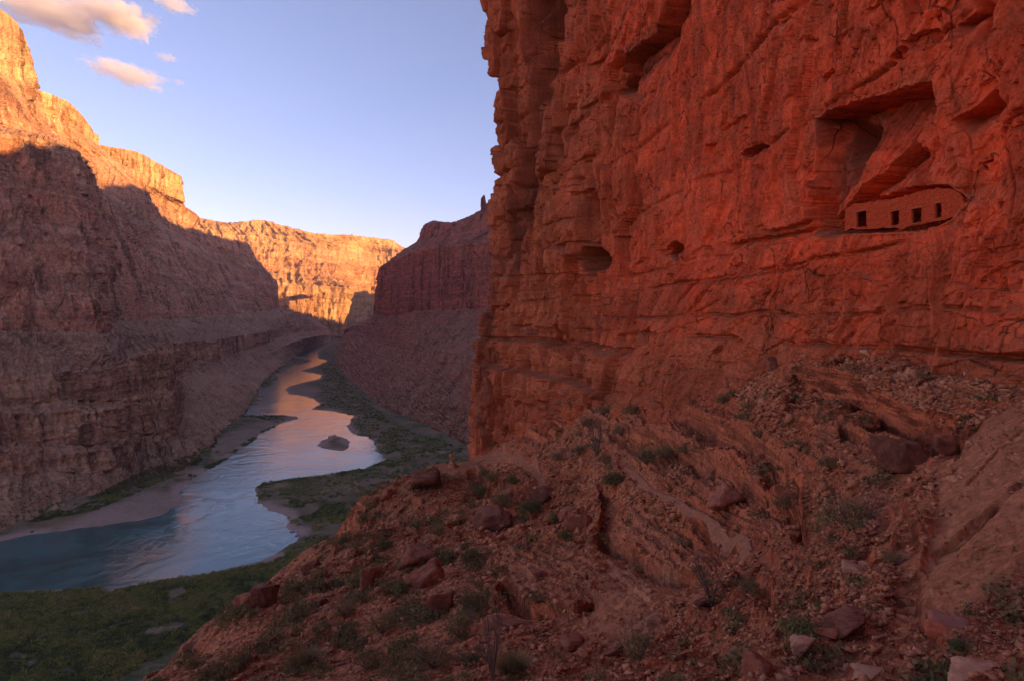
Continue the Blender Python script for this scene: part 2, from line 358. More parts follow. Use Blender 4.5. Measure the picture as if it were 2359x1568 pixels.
RW = [   # right middle wall, river toe to skyline, stations from behind the near cliff to the nose and away
 [(1500,1150,520),(1300,1080,625),(1112,1042,700),(1030,1012,790),(948,975,915),(876,938,1075),(824,902,1320),(784,862,1770),(770,833,2320),(770,806,3250),(778,788,4500)],
 [(1500,1120,540),(1300,1065,640),(1110,1030,710),(1030,1000,810),(950,965,940),(880,930,1100),(830,895,1350),(790,855,1820),(778,825,2440),(776,801,3400),(783,785,4600)],
 [(1450,860,700),(1300,850,800),(1115,820,900),(1050,815,1020),(1000,808,1170),(940,806,1420),(893,795,1760),(848,778,2100),(825,766,2600),(808,762,3300),(792,768,4400)],
 [(1430,790,820),(1300,780,900),(1118,765,1080),(1055,762,1180),(1004,760,1350),(943,763,1580),(897,764,1880),(853,758,2180),(832,750,2650),(812,752,3300),(792,764,4300)],
 [(1400,700,900),(1300,700,1000),(1122,709,1280),(1060,714,1370),(1010,713,1530),(949,718,1770),(901,728,2020),(863,723,2270),(866,724,2700),(868,728,3300),(868,730,4300)],
 [(1400,520,950),(1300,540,1050),(1125,561,1320),(1060,566,1400),(1010,572,1560),(950,583,1800),(905,602,2050),(872,620,2300),(880,624,2750),(885,632,3300),(890,640,4300)],
 [(1400,470,1000),(1300,500,1120),(1120,530,1420),(1085,538,1480),(1035,546,1600),(972,551,1900),(962,560,2060),(935,575,2400),(945,590,2800),(950,600,3400),(950,620,4300)],
 [(1400,440,1030),(1300,475,1150),(1119,498,1460),(1090,510,1520),(1040,513,1640),(977,518,1930),(972,533,2080),(985,550,2400),(985,565,2800),(985,590,3400),(985,610,4300)],
 [(1400,380,1100),(1300,430,1250),(1122,478,1500),(1090,494,1580),(1048,512,1750),(1000,514,2060),(1000,530,2300),(1010,548,2500),(1010,560,2900),(1010,585,3500),(1010,610,4300)],
 [(1400,360,1300),(1350,430,1500),(1180,470,1750),(1130,490,1850),(1090,512,1950),(1050,520,2200),(1050,535,2400),(1050,548,2600),(1050,560,3000),(1050,590,3600),(1050,610,4300)],
]
FW = [   # far sunlit wall
 [(300,790,4100),(440,790,4200),(560,790,4300),(640,785,4400),(700,783,4600),(752,784,4750),(787,783,4850),(805,783,5500),(850,783,5900),(905,783,6000),(990,783,6300),(1100,783,6500)],
 [(300,770,4150),(440,765,4250),(560,762,4350),(640,762,4500),(700,768,4660),(750,776,4790),(785,777,4890),(802,772,5600),(850,770,5950),(905,770,6050),(990,770,6350),(1100,770,6550)],
 [(300,715,4200),(440,715,4300),(560,714,4450),(640,713,4600),(700,735,4700),(748,752,4810),(782,755,4920),(800,748,5650),(850,742,6000),(905,740,6100),(990,740,6400),(1100,740,6600)],
 [(300,659,4250),(440,659,4350),(560,659,4500),(640,659,4640),(700,657,4750),(754,659,4860),(811,667,4960),(808,690,5700),(850,688,6050),(905,690,6150),(990,690,6450),(1100,690,6650)],
 [(300,620,4400),(440,620,4550),(560,618,4650),(630,622,4800),(690,632,4920),(745,645,4980),(800,663,5060),(820,664,5800),(862,655,6150),(915,650,6250),(990,650,6550),(1100,650,6750)],
 [(300,590,4500),(440,590,4650),(560,583,4750),(626,584,4900),(682,600,5020),(738,622,5080),(780,645,5200),(815,640,5800),(862,636,6200),(925,630,6300),(1000,630,6600),(1100,630,6800)],
 [(300,565,4600),(440,565,4750),(555,572,4850),(628,578,4980),(688,592,5080),(740,606,5200),(780,606,5350),(815,608,5750),(860,614,6150),(915,610,6250),(1010,612,6600),(1100,612,6800)],
 [(300,535,4620),(440,538,4770),(558,542,4900),(632,550,5010),(690,562,5120),(744,572,5260),(786,572,5400),(820,575,5780),(862,582,6200),(914,580,6300),(1010,590,6650),(1100,590,6800)],
 [(300,490,4650),(440,500,4800),(530,514,4950),(597,507,5000),(638,516,5060),(690,531,5160),(745,540,5310),(800,541,5500),(845,547,5900),(908,555,6300),(915,572,6700),(960,580,7200)],
 [(250,500,5200),(400,512,5400),(500,522,5500),(580,520,5600),(620,528,5700),(670,540,5800),(720,549,5900),(780,552,6100),(830,558,6500),(890,566,6900),(900,582,7300),(930,588,7600)],
]
# ------------------------------------------------------------------ the low western sun and the rim that shades the canyon
SUN = Vector((0.90, -0.38, 0.165)).normalized()
RIMX = 520.0
SHADE = [(-300,300,560),(0,352,700),(60,338,740),(110,330,765),(170,345,800),(203,388,1000),(228,428,1180),(262,424,1480),(300,430,1560),(328,440,1720),(396,519,2100),(441,526,2300),(501,546,2480),(567,559,2720),(590,585,2850),(640,702,4560),(718,727,4700)]
def rim_profile():
    pts = []
    for px, py, Y in SHADE:
        x, y, z = U(px, py, Y); t = (RIMX-x)/SUN.x
        pts.append((y+t*SUN.y, z+t*SUN.z))
    pts.sort()
    last = pts[-1][0]
    pts = [(-3000, 420), (-1200, 380), (-400, 380)]+pts+[(last+230, 285), (last+420, 280), (last+560, 330), (last+760, 560), (last+1000, 620), (last+1300, 640), (last+1700, 560), (last+2200, 420), (last+4000, 380)]
    return np.array(pts)
# ------------------------------------------------------------------ near hillside (height field) control points: column, row, depth
TP = [(1000,1568,13),(700,1568,17),(400,1600,21),(1300,1568,9.5),(1500,1568,8),(1700,1568,6.5),(1900,1568,5.5),(2100,1568,4.9),(2359,1560,4.1),(2500,1450,4.4),(2620,1300,5),
(1200,1800,5),(700,1800,8),(1700,1800,3.3),(2300,1850,2.6),(1200,2300,2.6),(2000,2300,2.0),(300,1800,9),(2700,1700,2.8),
(2330,1480,4.9),(2200,1450,5.6),(2000,1440,6.6),(1850,1440,7.5),(1700,1450,9),(1550,1480,10.5),(1420,1480,12.5),(1250,1480,14),(1050,1480,18),(850,1480,22),(600,1480,27),(400,1510,25),
(2359,1250,7.0),(2250,1300,7.3),(2120,1300,8.2),(2000,1300,9),(1870,1300,10.5),(1740,1340,12.5),(1640,1350,14.5),(1500,1350,17.5),(1400,1370,19),(1250,1380,21),(1100,1380,24),(900,1380,31),(750,1380,36),(640,1370,40),
(2359,1060,10),(2250,1120,10),(2140,1170,10.6),(2000,1190,12),(1900,1180,14.5),(1800,1230,17),(1740,1270,20),(1700,1230,23.5),(1600,1180,29),(1500,1130,36),(1440,1085,44),(1300,1200,38),(1150,1200,44),(1000,1250,45),(850,1240,52),(700,1300,45),
(2359,930,14),(2300,960,13.5),(2200,1050,13.2),(2130,1085,14.6),(2000,1090,15.5),(1900,1090,17.5),(1800,1080,21.5),(1700,1080,27),(1600,1050,36),(1500,1020,46),(1400,1000,56),(1300,1000,68),(1250,1085,74),(1150,1055,88),(1100,1062,96),(1020,1080,95),(950,1092,88),(1000,1150,72),(880,1150,70),(800,1185,62),
(2359,890,17),(2200,900,19),(2100,905,20.5),(1950,985,19.5),(1850,980,25),(1750,950,32),(1650,900,42),(1550,880,53),(1450,870,64),(1350,885,78),(1280,915,88),(1220,985,98),(1180,1020,103),(1100,1045,106),(1130,1030,108),
(2450,850,18.5),(2359,848,19.5),(2250,845,21.5),(2100,832,24.5),(1950,815,28),(1850,815,32),(1750,820,38),(1650,815,45),(1550,812,53),(2500,830,22),(2300,800,30),(1900,790,45),(1500,800,80),(1300,850,110),
(620,1345,46),(500,1430,37),(280,1575,25),(720,1262,52),(2800,1100,6),(3000,1400,3)]
TPW = [(280,33,-22),(280,60,-44),(280,120,-92),(280,190,-146),(280,300,-150),(0,25,-18),(0,60,-50),(0,120,-100),(0,190,-146),(620,58,-32),(620,100,-64),(620,160,-110),(620,225,-150),(620,350,-150),(-300,15,-10),(-300,60,-55),(-300,150,-146),
(800,78,-34),(800,150,-90),(800,235,-150),(900,300,-150),(950,110,-38),(950,180,-96),(950,250,-150),(1030,118,-38),(1030,180,-92),(1030,262,-150),(1110,130,-40),(1110,200,-98),(1120,280,-150),(1120,400,-150),(1250,150,-45),(1250,280,-150),(1500,150,-40),(1500,280,-120),(500,75,-52),(720,95,-52),(880,110,-48),
(-500,8,-6),(-700,30,-30),(-700,100,-120),(2500,300,-60),(2500,60,-5),(-300,300,-150),(-700,300,-150)]
_q = np.array([((a-CX)/FPX, math.log(Y), (HY-b)/FPX) for a, b, Y in TP]+[((a-CX)/FPX, math.log(Y), z/Y) for a, Y, z in TPW])
def _tps_fit(P, v, lam=2e-3):
    d = np.sqrt(((P[:, None]-P[None])**2).sum(2)); K = np.where(d > 0, d*d*np.log(d+1e-12), 0)+lam*np.eye(len(P))
    A = np.zeros((len(P)+3,)*2); A[:len(P), :len(P)] = K; A[:len(P), len(P):] = np.c_[np.ones(len(P)), P]; A[len(P):, :len(P)] = A[:len(P), len(P):].T
    return np.linalg.solve(A, np.r_[v, 0, 0, 0])
_w = _tps_fit(_q[:, :2], _q[:, 2])
def base_q(u, w):
    o = _w[-3]+_w[-2]*u+_w[-1]*w
    for (a, b, _), k in zip(_q, _w[:-3]):
        r2 = (u-a)**2+(w-b)**2
        o = o+k*.5*r2*np.log(r2+1e-12)
    return o
TRAILS = [[(1015,1086),(1050,1074),(1090,1069),(1120,1056),(1160,1052),(1205,1068),(1245,1097)],
          [(1440,1075),(1490,1122),(1560,1160),(1640,1205),(1700,1238),(1750,1275),(1790,1318)],
          [(1985,1150),(2040,1210),(2090,1270),(2105,1350),(2085,1440),(2050,1530),(2030,1600)]]
SLAB = [(2359,930),(2290,950),(2215,1010),(2150,1090),(2165,1180),(2140,1270),(2120,1380),(2130,1430),(2230,1400),(2359,1300),(2600,1200),(2600,900)]
RAVINE = [(1395,1290),(1360,1370),(1345,1440),(1400,1500),(1460,1520),(1500,1440),(1540,1380),(1600,1340),(1560,1290),(1480,1300)]
SCARPS = [
 ([(1300,842),(1380,850),(1460,893),(1580,932),(1730,985),(1830,1062)],2.3,70),([(1930,965),(1990,980),(2070,1000)],1.1,60),([(1830,1085),(1850,1180),(1870,1260)],.5,40),([(1380,1290),(1382,1190),(1378,1120)],1.3,70),  # line left to right, metres dropped below it, reach downhill in picture rows
 ([(1400,985),(1520,1003),(1640,1040),(1760,1112),(1850,1165)],1.3,80),
 ([(1815,852),(1880,858),(1950,868),(2040,905),(2110,930),(2200,935)],1.7,110),
 ([(1500,1185),(1600,1215),(1690,1268)],.6,60),
 ([(1385,1195),(1440,1250),(1540,1310),(1640,1318)],.9,60),
 ([(2060,1012),(2130,990),(2225,978)],1.2,80),
 ([(1150,1340),(1230,1388),(1310,1400),(1370,1370)],1.2,60),
 ([(1165,1218),(1260,1235),(1370,1225)],.4,40),
 ([(1690,1000),(1760,1040),(1830,1080)],.7,40),
 ([(1980,930),(2060,945),(2140,960)],.6,40),
 ([(1700,1330),(1780,1350),(1820,1420)],.7,60),
 ([(1090,1075),(1120,1110),(1110,1160)],1.5,60),
 ([(2140,1272),(2200,1232),(2300,1150),(2359,1100)],.18,40),
 ([(2110,1060),(2200,1010),(2260,960)],.25,30)]
BEDS = [[(1340,905),(1430,940),(1560,985),(1700,1060),(1850,1180),(1790,1262),(1660,1190),(1520,1115),(1450,1075),(1350,990)],
 [(1380,1190),(1480,1175),(1560,1190),(1640,1235),(1740,1300),(1640,1335),(1560,1300),(1500,1400),(1420,1350),(1378,1260)],
 [(1330,868),(1600,930),(1840,1010),(1840,1090),(1600,1010),(1340,900)],[(1155,1235),(1370,1240),(1375,1395),(1165,1360)],
 [(1850,1000),(1940,930),(2060,960),(2100,1040),(2000,1080),(1860,1060)]]
def wedge(line, x, y, L, soft=2.5):
    d, t = polydist(line, x, y); n = len(line)-1
    i = np.clip(t.astype(int), 0, n-1); p = np.array(line, float); e = p[i+1]-p[i]
    side = e[..., 0]*(y-p[i][..., 1])-e[..., 1]*(x-p[i][..., 0])
    endf = sstep(0, .25, t)*sstep(n, n-.25, t)
    return np.where(side > 0, 1, 0)*sstep(0, soft, d)*np.clip(1-d/L, 0, 1)**1.3*endf
print('terrain...')
_u = (np.arange(-560, 2720, 2.1)-CX)/FPX
_near, _far = math.log(2.2), math.log(330.)
_lw = np.concatenate([np.linspace(_near, math.log(130.), 1150)[:-1], np.linspace(math.log(130.), _far, 110)])
TU, TW = np.meshgrid(_u, _lw)
def terrain():
    q = base_q(TU, TW); Y = np.exp(TW); X = TU*Y; Z = q*Y
    px = TU*FPX+CX; py = HY-q*FPX
    # scattered bumps and ledges
    a = np.clip(Y/30, .35, 2.2)
    slab = sstep(14, -14, sdf(SLAB, px, py)); rav = sstep(10, -12, sdf(RAVINE, px, py))
    tr = np.ones_like(Z)
    for l in TRAILS[:2]:
        d, _ = polydist(l, px, py*1.0); tr = np.minimum(tr, sstep(9, 21, d))
    tr3 = sstep(20, 75, polydist(TRAILS[2], px, py)[0])
    fo = 1/np.clip(Y/14, 1, 3.); WN1 = fbm(X*.33, Y*.33, 3.1, 3); WN2 = fbm(X*.33, Y*.33, 9.1, 3)
    for l, D, L in SCARPS:
        near = (np.abs(px-np.mean([p[0] for p in l])) < 420)
        if not near.any(): continue
        wx = px+WN1*26; wy = py+WN2*22
        Z = Z-np.where(near, abs(D)*wedge(l, wx, wy, L, np.clip(55/Y, .8, 5))*np.clip(WN1*1.5+.9, .3, 1.3), 0)
    bedz = np.zeros_like(Z)
    for p in BEDS: bedz = np.maximum(bedz, sstep(8, -14, sdf(p, px+WN1*30, py+WN2*20)))
    ac = (-px*.46+py*.89)+WN1*14; al = (px*.89+py*.46)
    Z = Z+bedz*tr*(np.tanh((perlin(ac/15, al/260, 1)+.7*perlin(ac/6.5, al/150, 2)+.3*perlin(ac/3, al/90, 3))*3)*.0045*Y+fbm(al/30, ac/12, 4, 3)*.005*Y)
    rough = np.clip(fbm(X/9, Y/9, 1.5, 2)*1.6+.55, .15, 1)
    vegslope = sstep(1150, 900, px)
    k = (1-.85*slab)*tr*(1-.35*rav)*(1-.5*bedz)
    Z = Z+k*fbm(X/6.5, Y/6.5, .5, 3, ridge=True)*.75*a*(1-.55*slab)
    # terraces of harder beds
    h = 0.62+.5*sstep(20, 60, Y)
    zz = (Z+.12*Y*.0+fbm(X/5, Y/5, 4, 3)*.55)/h; fr = zz-np.floor(zz); ter = (sstep(.15, .85, fr)-fr)*h
    bedded = np.clip(fbm(X/12, Y/12, 8.5, 2)*2.2+.75, 0, 1)*(1-.75*vegslope)
    Z = Z+k*(1-slab)**2*ter*.75*bedded
    zz = (Z+fbm(X/2, Y/2, 4, 2)*.2)/.23; fr = zz-np.floor(zz); Z = Z+k*(1-slab)**2*(sstep(.3, .75, fr)-fr)*.2*bedded
    _, _, r1, ox, oy = worley(X/1.1+.3*perlin(X, Y, 2), Y/1.1+.3*perlin(X, Y, 7), 5)
    Z = Z+k*rough*((r1-.5)*.22+ox*.16*(r1-.5)*2+oy*.18)*np.clip(a, .4, 1.5)
    _, _, r2, ox, oy = worley(X/.38, Y/.38, 6)
    Z = Z+k*rough*((r2-.5)*.08+(ox*(r2-.5)+oy*(r1-.5))*.14)
    _, _, r3, ox, oy = worley(X/.13, Y/.13, 8)
    Z = Z+tr*(1-.8*slab)*np.clip(1.5-Y/20, 0, 1)*((r3-.5)*.035+ox*(r3-.5)*.04)
    Z = Z+tr*fbm(X/.5, Y/.5, 3, 4, .6)*.07*(1-.4*slab)
    # grooved slab on the right: grain running down it
    along = (px*.62+py*.78); acr = (px*.78-py*.62)
    Z = Z+slab*(fbm(along/60, acr/400, 2, 3, .5)*.16+fbm(along/14, acr/200, 5, 3)*.035+fbm(px/40, py/30, 3, 3)*.05)
    for l, D in (([(2180,1262),(2235,1225),(2300,1160)],.22),([(2150,1090),(2200,1060),(2240,1020)],.12),([(2359,985),(2300,1040),(2230,1120)],.1)):
        d, t = polydist(l, px, py); Z = Z-D*sstep(5, 0, d)
    flo = -150.3+perlin(X/20, Y/20)*.4
    Z = np.maximum(Z, flo)
    return X, Y, Z, slab, rav, 1-tr*tr3*1.0, vegslope, px, bedz
TX, TY, TZ, T_slab, T_rav, T_tr, T_veg, T_px, T_bed = terrain()
T_py = HY-TZ/TY*FPX
_n = normals(TX, TY, TZ)[..., 2]; T_face = sstep(.80, .52, blur(np.abs(_n), 3))*(1-T_slab)*(1-.55*T_bed)*sstep(-60, -30, TZ)
def tz(X, Y):
    X = np.asarray(X, float); Y = np.asarray(Y, float)
    i = np.clip((X/Y-_u[0])/(_u[1]-_u[0]), 0, len(_u)-1.001)
    w = np.log(np.maximum(Y, 2.21)); j = np.clip(np.interp(w, _lw, np.arange(len(_lw))), 0, len(_lw)-1.001)
    i0 = i.astype(int); j0 = j.astype(int); a = i-i0; b = j-j0
    return (TZ[j0, i0]*(1-a)*(1-b)+TZ[j0, i0+1]*a*(1-b)+TZ[j0+1, i0]*(1-a)*b+TZ[j0+1, i0+1]*a*b)
def spot(px, py, near=3.0):
    "where the hillside is met at a picture position"
    i = int(round(((px-CX)/FPX-_u[0])/(_u[1]-_u[0])))
    c = T_py[:, i]; ok = np.where((c <= py) & (TY[:, i] > near))[0]
    j = ok[0] if len(ok) else len(c)-1
    return float(TX[j, i]), float(TY[j, i]), float(TZ[j, i])

# ------------------------------------------------------------------ the near cliff
WALL = [(1140,112),(1200,104),(1290,88),(1400,71),(1600,50),(1800,36.5),(2000,28.3),(2200,23.2),(2359,20.1),(2500,17.6),(2800,13.2)]
def wall_path():
    px = np.concatenate([np.arange(1140, 2420, 1.25), np.arange(2420, 2800, 12)])
    k = np.array(WALL, float); Y = 1/pchip(k[:, 0], (1/k[:, 1])[:, None], px)[:, 0]
    X = (px-CX)/FPX*Y
    xl = np.concatenate([[70, 45, 22, 8], np.linspace(3, -3.4, 16)]); yl = np.concatenate([[175, 163, 148, 134], 113+12*np.linspace(1, 0, 17)[:-1]**1.3])
    px0 = np.full(len(xl), 1140.)
    xr = np.array([15.2, 16.5, 18, 20, 24, 30]); yr = np.array([9., 3, -6, -20, -50, -120])
    return np.concatenate([xl, X, xr]), np.concatenate([yl, Y, yr]), np.concatenate([px0, px, np.full(6, 2800.)])
GULLY = [(1207,-60),(1292,-60),(1288,120),(1266,230),(1246,330),(1232,420),(1190,430),(1196,280),(1202,150)]
RECESS = [ # polygon, depth, edge softness in px
 (GULLY,8.5,18),([(1182,420),(1235,420),(1215,560),(1190,640),(1160,640),(1168,520)],1.6,14),
 ([(1378,430),(1402,445),(1394,480),(1408,540),(1380,565),(1350,560),(1345,500),(1352,455)],2.0,10),
 ([(1338,590),(1348,570),(1398,560),(1410,590),(1405,615),(1388,632),(1352,622)],4.6,9),
 ([(1360,615),(1400,605),(1385,640),(1362,636)],3,9),
 ([(1427,545),(1439,543),(1438,600),(1427,600)],2.6,2),
 ([(1506,590),(1535,568),(1560,556),(1577,566),(1580,592),(1562,604),(1538,586)],2.2,5),
 ([(1543,631),(1561,631),(1561,649),(1543,649)],2.4,1.5),
 ([(1688,358),(1705,340),(1740,329),(1755,338),(1732,352),(1702,364)],1.5,5),
 ([(1610,336),(1632,330),(1622,372),(1611,400)],.7,4),
 ([(1876,516),(1900,490),(1935,468),(1985,452),(2050,442),(2120,428),(2190,428),(2232,462),(2205,505),(2150,530),(2050,536),(1905,540)],3.0,7),
 ([(2060,-30),(2172,-30),(2150,22),(2092,28)],.8,6),([(2240,-20),(2290,-20),(2295,60),(2262,120),(2248,60)],.6,8),
 ([(1512,-30),(1572,-30),(1560,30),(1534,70),(1512,40)],1.6,12),([(1545,200),(1528,140),(1524,60),(1534,60),(1540,150)],.8,4),
 ([(1268,760),(1300,755),(1318,775),(1310,800),(1275,798)],.8,8),
 ([(1455,770),(1480,760),(1490,785),(1470,800)],.9,7),([(1500,765),(1540,755),(1545,790),(1510,805)],.9,7),
 ([(1800,345),(1826,380),(1835,470),(1812,520),(1796,440)],.0,8)]
UNDER = [ # undercut line, reach px, depth (recess on the right of / below the line)
 ([(1402,216),(1438,135),(1488,84),(1512,20),(1524,-60)],95,2.8),
 ([(1857,273),(1900,258),(1950,238),(2020,222),(2080,202),(2150,188)],230,2.7),
 ([(1845,540),(1864,430),(1862,272)],120,1.9),
 ([(1905,505),(1950,455),(2005,402),(2058,322)],75,1.6),
 ([(1640,563),(1750,543),(1830,528),(1900,513)],34,.8),
 ([(2196,279),(2250,246),(2292,203)],60,1.3),
 ([(2080,98),(2130,74),(2160,62)],30,.6),([(2195,60),(2240,30),(2270,-20)],50,.8),
 ([(1740,530),(1800,522),(1870,500),(1905,482)],26,.7),
 ([(1330,450),(1380,430),(1400,428)],90,1.2),([(1300,560),(1350,555),(1400,562)],60,1.0),
 ([(1495,580),(1535,566),(1562,553)],40,.6),([(1600,652),(1700,640),(1790,624),(1890,606)],12,.35),
 ([(1640,300),(1680,270),(1710,262)],30,.4),([(1380,240),(1392,200),(1400,150),(1412,110)],40,1.0),
 ([(1340,150),(1372,120),(1400,60)],40,.9),([(1290,420),(1330,380),(1372,345)],30,.8),([(1285,300),(1330,260),(1370,215)],34,.8),
 ([(1260,520),(1300,505),(1350,500)],22,.7),([(1175,200),(1172,120),(1168,60)],30,.7),
 ([(1125,640),(1200,634),(1300,630),(1400,632)],16,.7),([(1120,772),(1240,775),(1400,790),(1500,800)],26,1.0),
 ([(2030,480),(2052,400),(2090,330)],50,.8),([(2108,450),(2104,380),(2112,300)],40,.6)]
CRACKS = [([(1398,205),(1404,300),(1402,420)],5,1.2),([(1712,125),(1716,265)],3,.6),([(1436,300),(1434,372)],5,.8),([(1700,590),(1710,640),(1690,700)],4,.6),
 ([(1810,620),(1800,690),(1812,760)],4,.6),([(1892,600),(1890,680)],3,.5),([(1612,650),(1590,700),(1582,740)],7,.9),([(1640,655),(1620,720)],5,.7),
 ([(1190,640),(1200,560),(1180,480),(1176,430)],6,1.4),([(1135,560),(1120,620),(1128,700)],6,1.3),([(1165,480),(1178,540),(1170,600)],5,1.2),
 ([(1208,880),(1204,960),(1196,1010),(1186,1035)],8,2.2),([(1162,800),(1158,900)],5,1.),([(1250,830),(1246,880)],6,1.2),([(1330,680),(1320,740)],5,.8),
 ([(2052,300),(2050,380)],4,.5),([(1960,360),(1950,420)],4,.4),([(2300,300),(2330,420),(2350,520)],5,.5)]
def facets(a, b, sx, sy, amp, tilt, seed, cheb=.75):
    wx = .22*perlin(a/sx*.8, b/sy*.8, seed); wy = .22*perlin(a/sx*.8, b/sy*.8, seed+9.)
    d1, d2, r, ox, oy = worley(a/sx+wx, b/sy+wy, seed, .95, cheb)
    g = (r*7.3) % 1-.5; h = (r*13.7) % 1-.5
    return (r-.5)*amp+(ox*g+oy*h)*tilt, d2-d1
def near_cliff():
    X0, Y0, P0 = wall_path(); nc = len(X0)
    qs = np.concatenate([np.linspace(-.27, .54, 960), .54+np.linspace(.02, 1, 22)**1.6*1.2])
    s = np.r_[0, np.cumsum(np.hypot(np.diff(X0), np.diff(Y0)))]
    Yr = np.maximum(Y0, 14.)
    top = np.interp(P0, [1140, 1500, 2000, 2800], [84, 80, 70, 62])+3*perlin(s/12, 0., 3)
    Z = qs[:, None]*Yr[None]
    hi = np.minimum(qs, .54)[:, None]*Yr[None]; t = np.clip((qs[:, None]-.54)/1.2, 0, 1); Z = hi+(top[None]-hi)*t*(qs[:, None] > .54)
    tx, ty = np.gradient(X0), np.gradient(Y0); L = np.hypot(tx, ty)+1e-9
    nx, ny = blur(np.stack([ty/L]*2), 2)[0]*1, -blur(np.stack([tx/L]*2), 2)[0]
    # outward = away from the rock, towards the canyon
    sg = np.where(nx*(-1)+ny*(-.3) > 0, 1, -1); nx = nx*np.median(sg); ny = ny*np.median(sg)
    X = np.repeat(X0[None], len(qs), 0); Y = np.repeat(Y0[None], len(qs), 0); S = np.repeat(s[None], len(qs), 0); P = np.repeat(P0[None], len(qs), 0)
    py = HY-Z/Yr*FPX; px = P
    # silhouette of the far end leans with height
    tgt = np.interp(py, [-60, 0, 40, 100, 200, 300, 400, 600, 700, 770, 800, 860, 960, 1040, 1150], [1118, 1120, 1128, 1134, 1147, 1148, 1142, 1130, 1124, 1118, 1124, 1128, 1128, 1134, 1138])
    X = X+(tgt-1140)/FPX*112*sstep(1330, 1150, px)
    d = fbm(S/17, Z/22, 1, 2)*1.3*np.clip(Yr/35, .5, 1.3)
    left = sstep(1560, 1350, px); far = np.clip(Yr/60, .35, 1.25)
    # joints: tall columns on the far end, broad faces on the near side
    f, e = facets(S, Z, 4.2, 9.5, 1.9, 1.7, 1); d = d+left*f*1.2+(1-left)*f*.22-left*.9*sstep(.09, 0, e)
    f, e = facets(S, Z, 1.9, 3.4, .7, 1.2, 2); d = d+f*(.35+.8*left)-sstep(.08, 0, e)*(.10+.28*left)*np.clip(perlin(S/6, Z/5, 4)*2+.5, 0, 1)
    D0 = d; d = np.zeros_like(D0)          # fine relief is gathered on its own
    f, e = facets(S, Z, .8, 1.25, .34, .62, 3); d = d+f*(.22+1.0*left)-sstep(.07, 0, e)*.10*(.3+left)*np.clip(perlin(S/5, Z/5, 14)*1.6+.75, .1, 1.3)
    f, e = facets(S, Z, .32, .36, .10, .2, 4); d = d+f*np.clip(1.6-Yr/50, .3, 1)
    # slanting flakes on the big face
    a = S*.55+Z*.83; b = -S*.83+Z*.55
    f, e = facets(a, b, 6.5, 2.1, .8, 1.1, 7, .2); d = d+(1-left)*f*.38
    f, e = facets(a, b, 1.9, .7, .25, .42, 8, .2); d = d+(1-left)*f*.6*np.clip(perlin(S/3, Z/3, 24)*2+.7, .1, 1.4)
    # beds
    low = sstep(7, -1, Z/np.clip(Yr/40, .8, 1.8)); zw = Z+.35*perlin(S/9, Z/9, 6)
    beds = np.tanh((perlin(zw/1.9, S*.012, 3)+.5*perlin(zw/.8, S*.03, 8)+.25*perlin(zw/.3, S*.05, 5))*2.6)
    bm = np.clip(perlin(S/11, Z/3.5, 44)*2.2+.6, .12, 1)
    d = d+beds*(.03+.07*low+.26*left*low+.05*left)*(.6+.4*far)*bm
    f, e = facets(S, Z+.3*perlin(S/6, Z/6, 4), 2.6, .9, .6, .5, 12); d = d+low*f*.6-low*.12*sstep(.07, 0, e)
    for zc, w, D in ((3.15, .05, .5), (4.8, .06, .3), (.4, .05, .45), (-1.1, .06, .5), (11, .08, .5), (17.5, .1, .7), (26, .12, .9), (35, .12, .8)):
        m = np.clip(perlin(S/7, zc)*2.5+.75, 0, 1); k = 1+Yr/40
        d = d-(1+.9*left)*D*np.exp(-((Z+.25*perlin(S/4, zc, 2)-zc)/(w*k))**2)*m
    FINE = d; d = D0
    # the foot spreads outward, with narrow debris-covered benches on the far end
    d = d+(1-left)*.26*np.clip(4.4-Z, 0, 12)+left*.05*np.clip(6-Z, 0, 40)
    for zc, D in ((-3.3, 1.5), (-7.6, 1.8)):
        zz = zc+.5*perlin(S/6, zc)
        d = d+left*D*sstep(.5, -.15, Z-zz)
    ws = np.clip(Yr/30, .8, 3); wx = px+fbm(S/3.5/ws, Z/3.5/ws, 31, 3, .42)*16; wy = py+fbm(S/3.5/ws, Z/3.5/ws, 41, 3, .42)*16
    for poly, D, soft in RECESS:
        if D: 
            c = np.array(poly); m = (np.abs(px-c[:, 0].mean()) < np.ptp(c[:, 0])+60)
            q = .45 if soft > 6 else (0 if soft <= 3 else .25)
            dd = np.where(m, sdf(poly, px+(wx-px)*q, py+(wy-py)*q), 99); d = d-D*sstep(soft*.3, -soft, dd)
    for line, L_, D in UNDER:
        d = d-D*wedge(line, px+(wx-px)*.5, py+(wy-py)*.5, L_, 1.6)
    for line, w, D in CRACKS:
        dd, t = polydist(line, px+(wx-px)*.6, py+(wy-py)*.6); n = len(line)-1
        d = d-D*sstep(w, 0, dd)
    r2 = np.random.default_rng(5)
    for _ in range(150):          # short undercuts and joints scattered over the face
        x0 = 1150+1230*r2.random(); y0 = -40+900*r2.random(); Lx = 14+50*r2.random()**2
        inside = sdf(RECESS[10][0], np.array([x0]), np.array([y0]))[0] < 40
        v = r2.random() < (.55 if x0 < 1500 else .4); dep = .15+.55*r2.random()**2
        if inside: continue
        if v:
            l = [(x0, y0), (x0+6*r2.normal(), y0+Lx*.7), (x0+8*r2.normal(), y0+Lx*1.6)]; w = 2.5+3*r2.random()
            m = (np.abs(px-x0) < 60)
            dd, t = polydist(l, wx[m.any(0).nonzero()[0][0]:] if False else wx, wy) if False else (None, None)
        sl = (HY-y0)/(x0-781)
        cs = np.where(np.abs(P0-x0) < Lx+50)[0]
        if len(cs) < 3: continue
        c0, c1 = cs[0], cs[-1]+1
